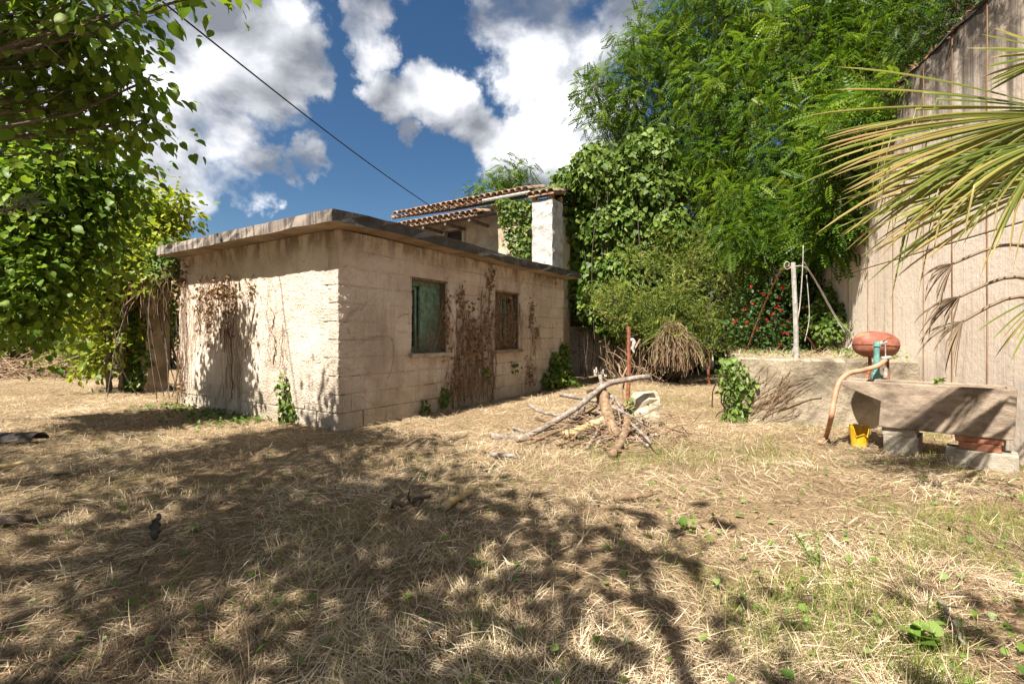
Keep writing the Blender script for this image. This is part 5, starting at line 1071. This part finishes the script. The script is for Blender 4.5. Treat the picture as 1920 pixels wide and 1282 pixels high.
V2, F2 = scatter((STRAW[0]*np.array([1, 1.25, 1]), STRAW[1]), np.stack([x2, y2, gh(x2, y2)+np.abs(rng.normal(0, .012, n2_))+.05*np.maximum(c2-.5, 0)], 1), d2_, rand_unit(n2_)*.5+UZ, .045+.13*rng.random(n2_)**1.6)
rv2 = np.clip(-.02+.78*rng.random(n2_)+.9*(c2-.45), 0, 1); Fc = np.concatenate([Fc, F2+len(V)]); V = np.concatenate([V, V2]); rv = np.concatenate([rv, rv2])
tx, ty = sample(2600, 1.5, 11); kp = rng.random(len(tx)) < np.clip((vnoise(tx, ty, 1.2)-.3)*2, .1, 1); tx = tx[kp]; ty = ty[kp]; k3 = 26; n3 = len(tx)*k3; th3 = rng.uniform(0, 6.28, n3); rr3 = np.abs(rng.normal(0, .035, n3)); x3 = np.repeat(tx, k3)+rr3*np.cos(th3); y3 = np.repeat(ty, k3)+rr3*np.sin(th3)
d3 = np.stack([np.cos(th3), np.sin(th3), rng.uniform(.1, .9, n3)], 1)+rng.normal(0, .3, (n3, 3)); lay = np.repeat(rng.random(len(tx))*6.28, k3); d3[:, 0] += .7*np.cos(lay); d3[:, 1] += .7*np.sin(lay)
V3, F3 = scatter(STRAW, np.stack([x3, y3, gh(x3, y3)], 1), d3, rand_unit(n3)*.5+UZ, .05+.09*rng.random(n3)); rv3 = np.clip(np.repeat(rng.uniform(-.1, .5, len(tx)), k3)+.5*rng.random(n3), 0, 1)
Fc = np.concatenate([Fc, F3+len(V)]); V = np.concatenate([V, V3]); rv = np.concatenate([rv, rv3])
o = mk('straw', V, Fc, 'straw', rnd=np.repeat(rv, 6)); props(o, 'cut dry straw strewn over the whole yard', 'straw', None, 'stuff')
# upright grass tufts, thicker towards the palm and the wall
x, y = sample(95000, 1.3, 15); dens_ = np.clip((vnoise(x, y, 1.1)*.7+vnoise(x, y, 3.7)*.3-.53)*4.2+.45*np.clip((x-1.2)/1.5, 0, 1)*((y > 2.0) & (y < 6.0))*(vnoise(x, y, 2.3) > .42), 0, 1)*np.clip(.16+.64*(x > .8), 0, 1); keep = rng.random(len(x)) < dens_; x = x[keep]; y = y[keep]; n = len(x)
k = 3; x = np.repeat(x, k)+rng.normal(0, .02, n*k); y = np.repeat(y, k)+rng.normal(0, .02, n*k); n = n*k
d = np.stack([rng.normal(0, .5, n), rng.normal(0, .5, n), np.ones(n)], 1); V, Fc = scatter(STRAW, np.stack([x, y, gh(x, y)-.005], 1), d, rand_unit(n), rng.uniform(.04, .13, n))
o = mk('grass', V, Fc, 'grass_blade', rnd=np.repeat(rng.random(n), 6)); props(o, 'thin green grass regrowing through the straw', 'grass', None, 'stuff')
# crumbled brown leaf litter
x, y = sample(46000, 1.2, 14); keep = rng.random(len(x)) < np.clip((vnoise(x, y, .9)*.6+vnoise(x, y, 3.3)*.4-.3)*2.4, .08, 1); x = x[keep]; y = y[keep]; n = len(x)
o = leafmesh('leaf_litter', LANCE, np.stack([x, y, gh(x, y)+rng.uniform(.004, .03, n)], 1), rand_unit(n)*np.array([1, 1, .3]), rand_unit(n)*.6+UZ, rng.uniform(.012, .05, n), 'litter'); props(o, 'crumbled brown leaf litter among the straw', 'leaf litter', None, 'stuff')
# small broad leaves of seedlings and fallen leaves
x, y = sample(5200, 1.5, 13); keep = rng.random(len(x)) < np.clip(.25+.6*(x > 1.0)*(y < 7), 0, 1); x = x[keep]; y = y[keep]; n = len(x)
o = leafmesh('seedlings', IVY, np.stack([x, y, gh(x, y)+rng.uniform(.01, .05, n)], 1), rand_unit(n)*np.array([1, 1, .4]), rand_unit(n)*.4+UZ, rng.uniform(.015, .05, n), 'weed_leaf'); props(o, 'scattered green seedling leaves in the straw', 'seedlings', None, 'stuff')
# weeds along the shaded foot of the end wall
x = []; 
for i in range(700): q = S(-abs(random.gauss(.1, .35))-.03, random.uniform(1.5, 4.6), 0); x.append(q+np.array([0, 0, random.uniform(.01, .07)]))
x = np.array(x); o = leafmesh('weeds', IVY, x, rand_unit(700), rand_unit(700)*.4+UZ, rng.uniform(.03, .07, 700), 'weed_leaf', bias=-.2); props(o, 'low weeds along the foot of the sunlit end wall', 'weeds', None, 'stuff')
def plant(name, base, label, stems, leaf, m_='weed_leaf', cat='plant', tmpl=LANCE, per=16, w_=.05):
    root = thing(name, base, label, cat); b = B(); pos = []; dd = []
    for (dx, dy, h_) in stems:
        p0 = np.array(base); p1 = p0+np.array([dx, dy, h_]); pth = smooth_path([p0, (p0+p1)/2+rng.normal(0, .01, 3), p1], 8); b.tube(pth, np.linspace(.006, .003, 8), 5)
        for k_ in range(per): f = .15+.85*k_/per; q = p0+(p1-p0)*f; a_ = k_*2.4; pos.append(q); dd.append((math.cos(a_), math.sin(a_), .7))
    b.build('stem', 'weed_stem', root); pos = np.array(pos); leafmesh('leaves', tmpl, pos, np.array(dd)+rand_unit(len(pos))*.2, rand_unit(len(pos))*.3+UZ, leaf*(1+.2*rng.normal(size=len(pos))), m_, root)
simple('weed_stem', [(.4,(.12,.18,.05)),(.7,(.22,.26,.09))], 6, .6, .2, .002)
plant('thistle', G(1530, 1068), 'upright spiny green thistle with two stalks on the mown ground', [(-.10, .02, .19), (.012, .0, .21)], .045, tmpl=LANCE, per=26)
plant('dock_plant', G(1290, 1000), 'small broad-leaved weed left standing in the dappled straw', [(.03, 0, .08), (-.04, .02, .06)], .06, tmpl=BROAD, per=4)
plant('dock_plant', G(1740, 1225), 'leafy green weed cluster near the thin grey twig', [(.03, 0, .1), (-.05, .02, .08), (0, .05, .09)], .07, tmpl=BROAD, per=5)
plant('dock_plant', G(893, 1075), 'round-leaved green seedling in the middle of the straw', [(.01, 0, .05)], .06, tmpl=BROAD, per=3)
plant('dock_plant', G(360, 1000), 'pair of pale round leaves lying on shaded straw near the charred stick', [(.02, 0, .03)], .07, tmpl=BROAD, per=2)
bpy.context.view_layer.update()
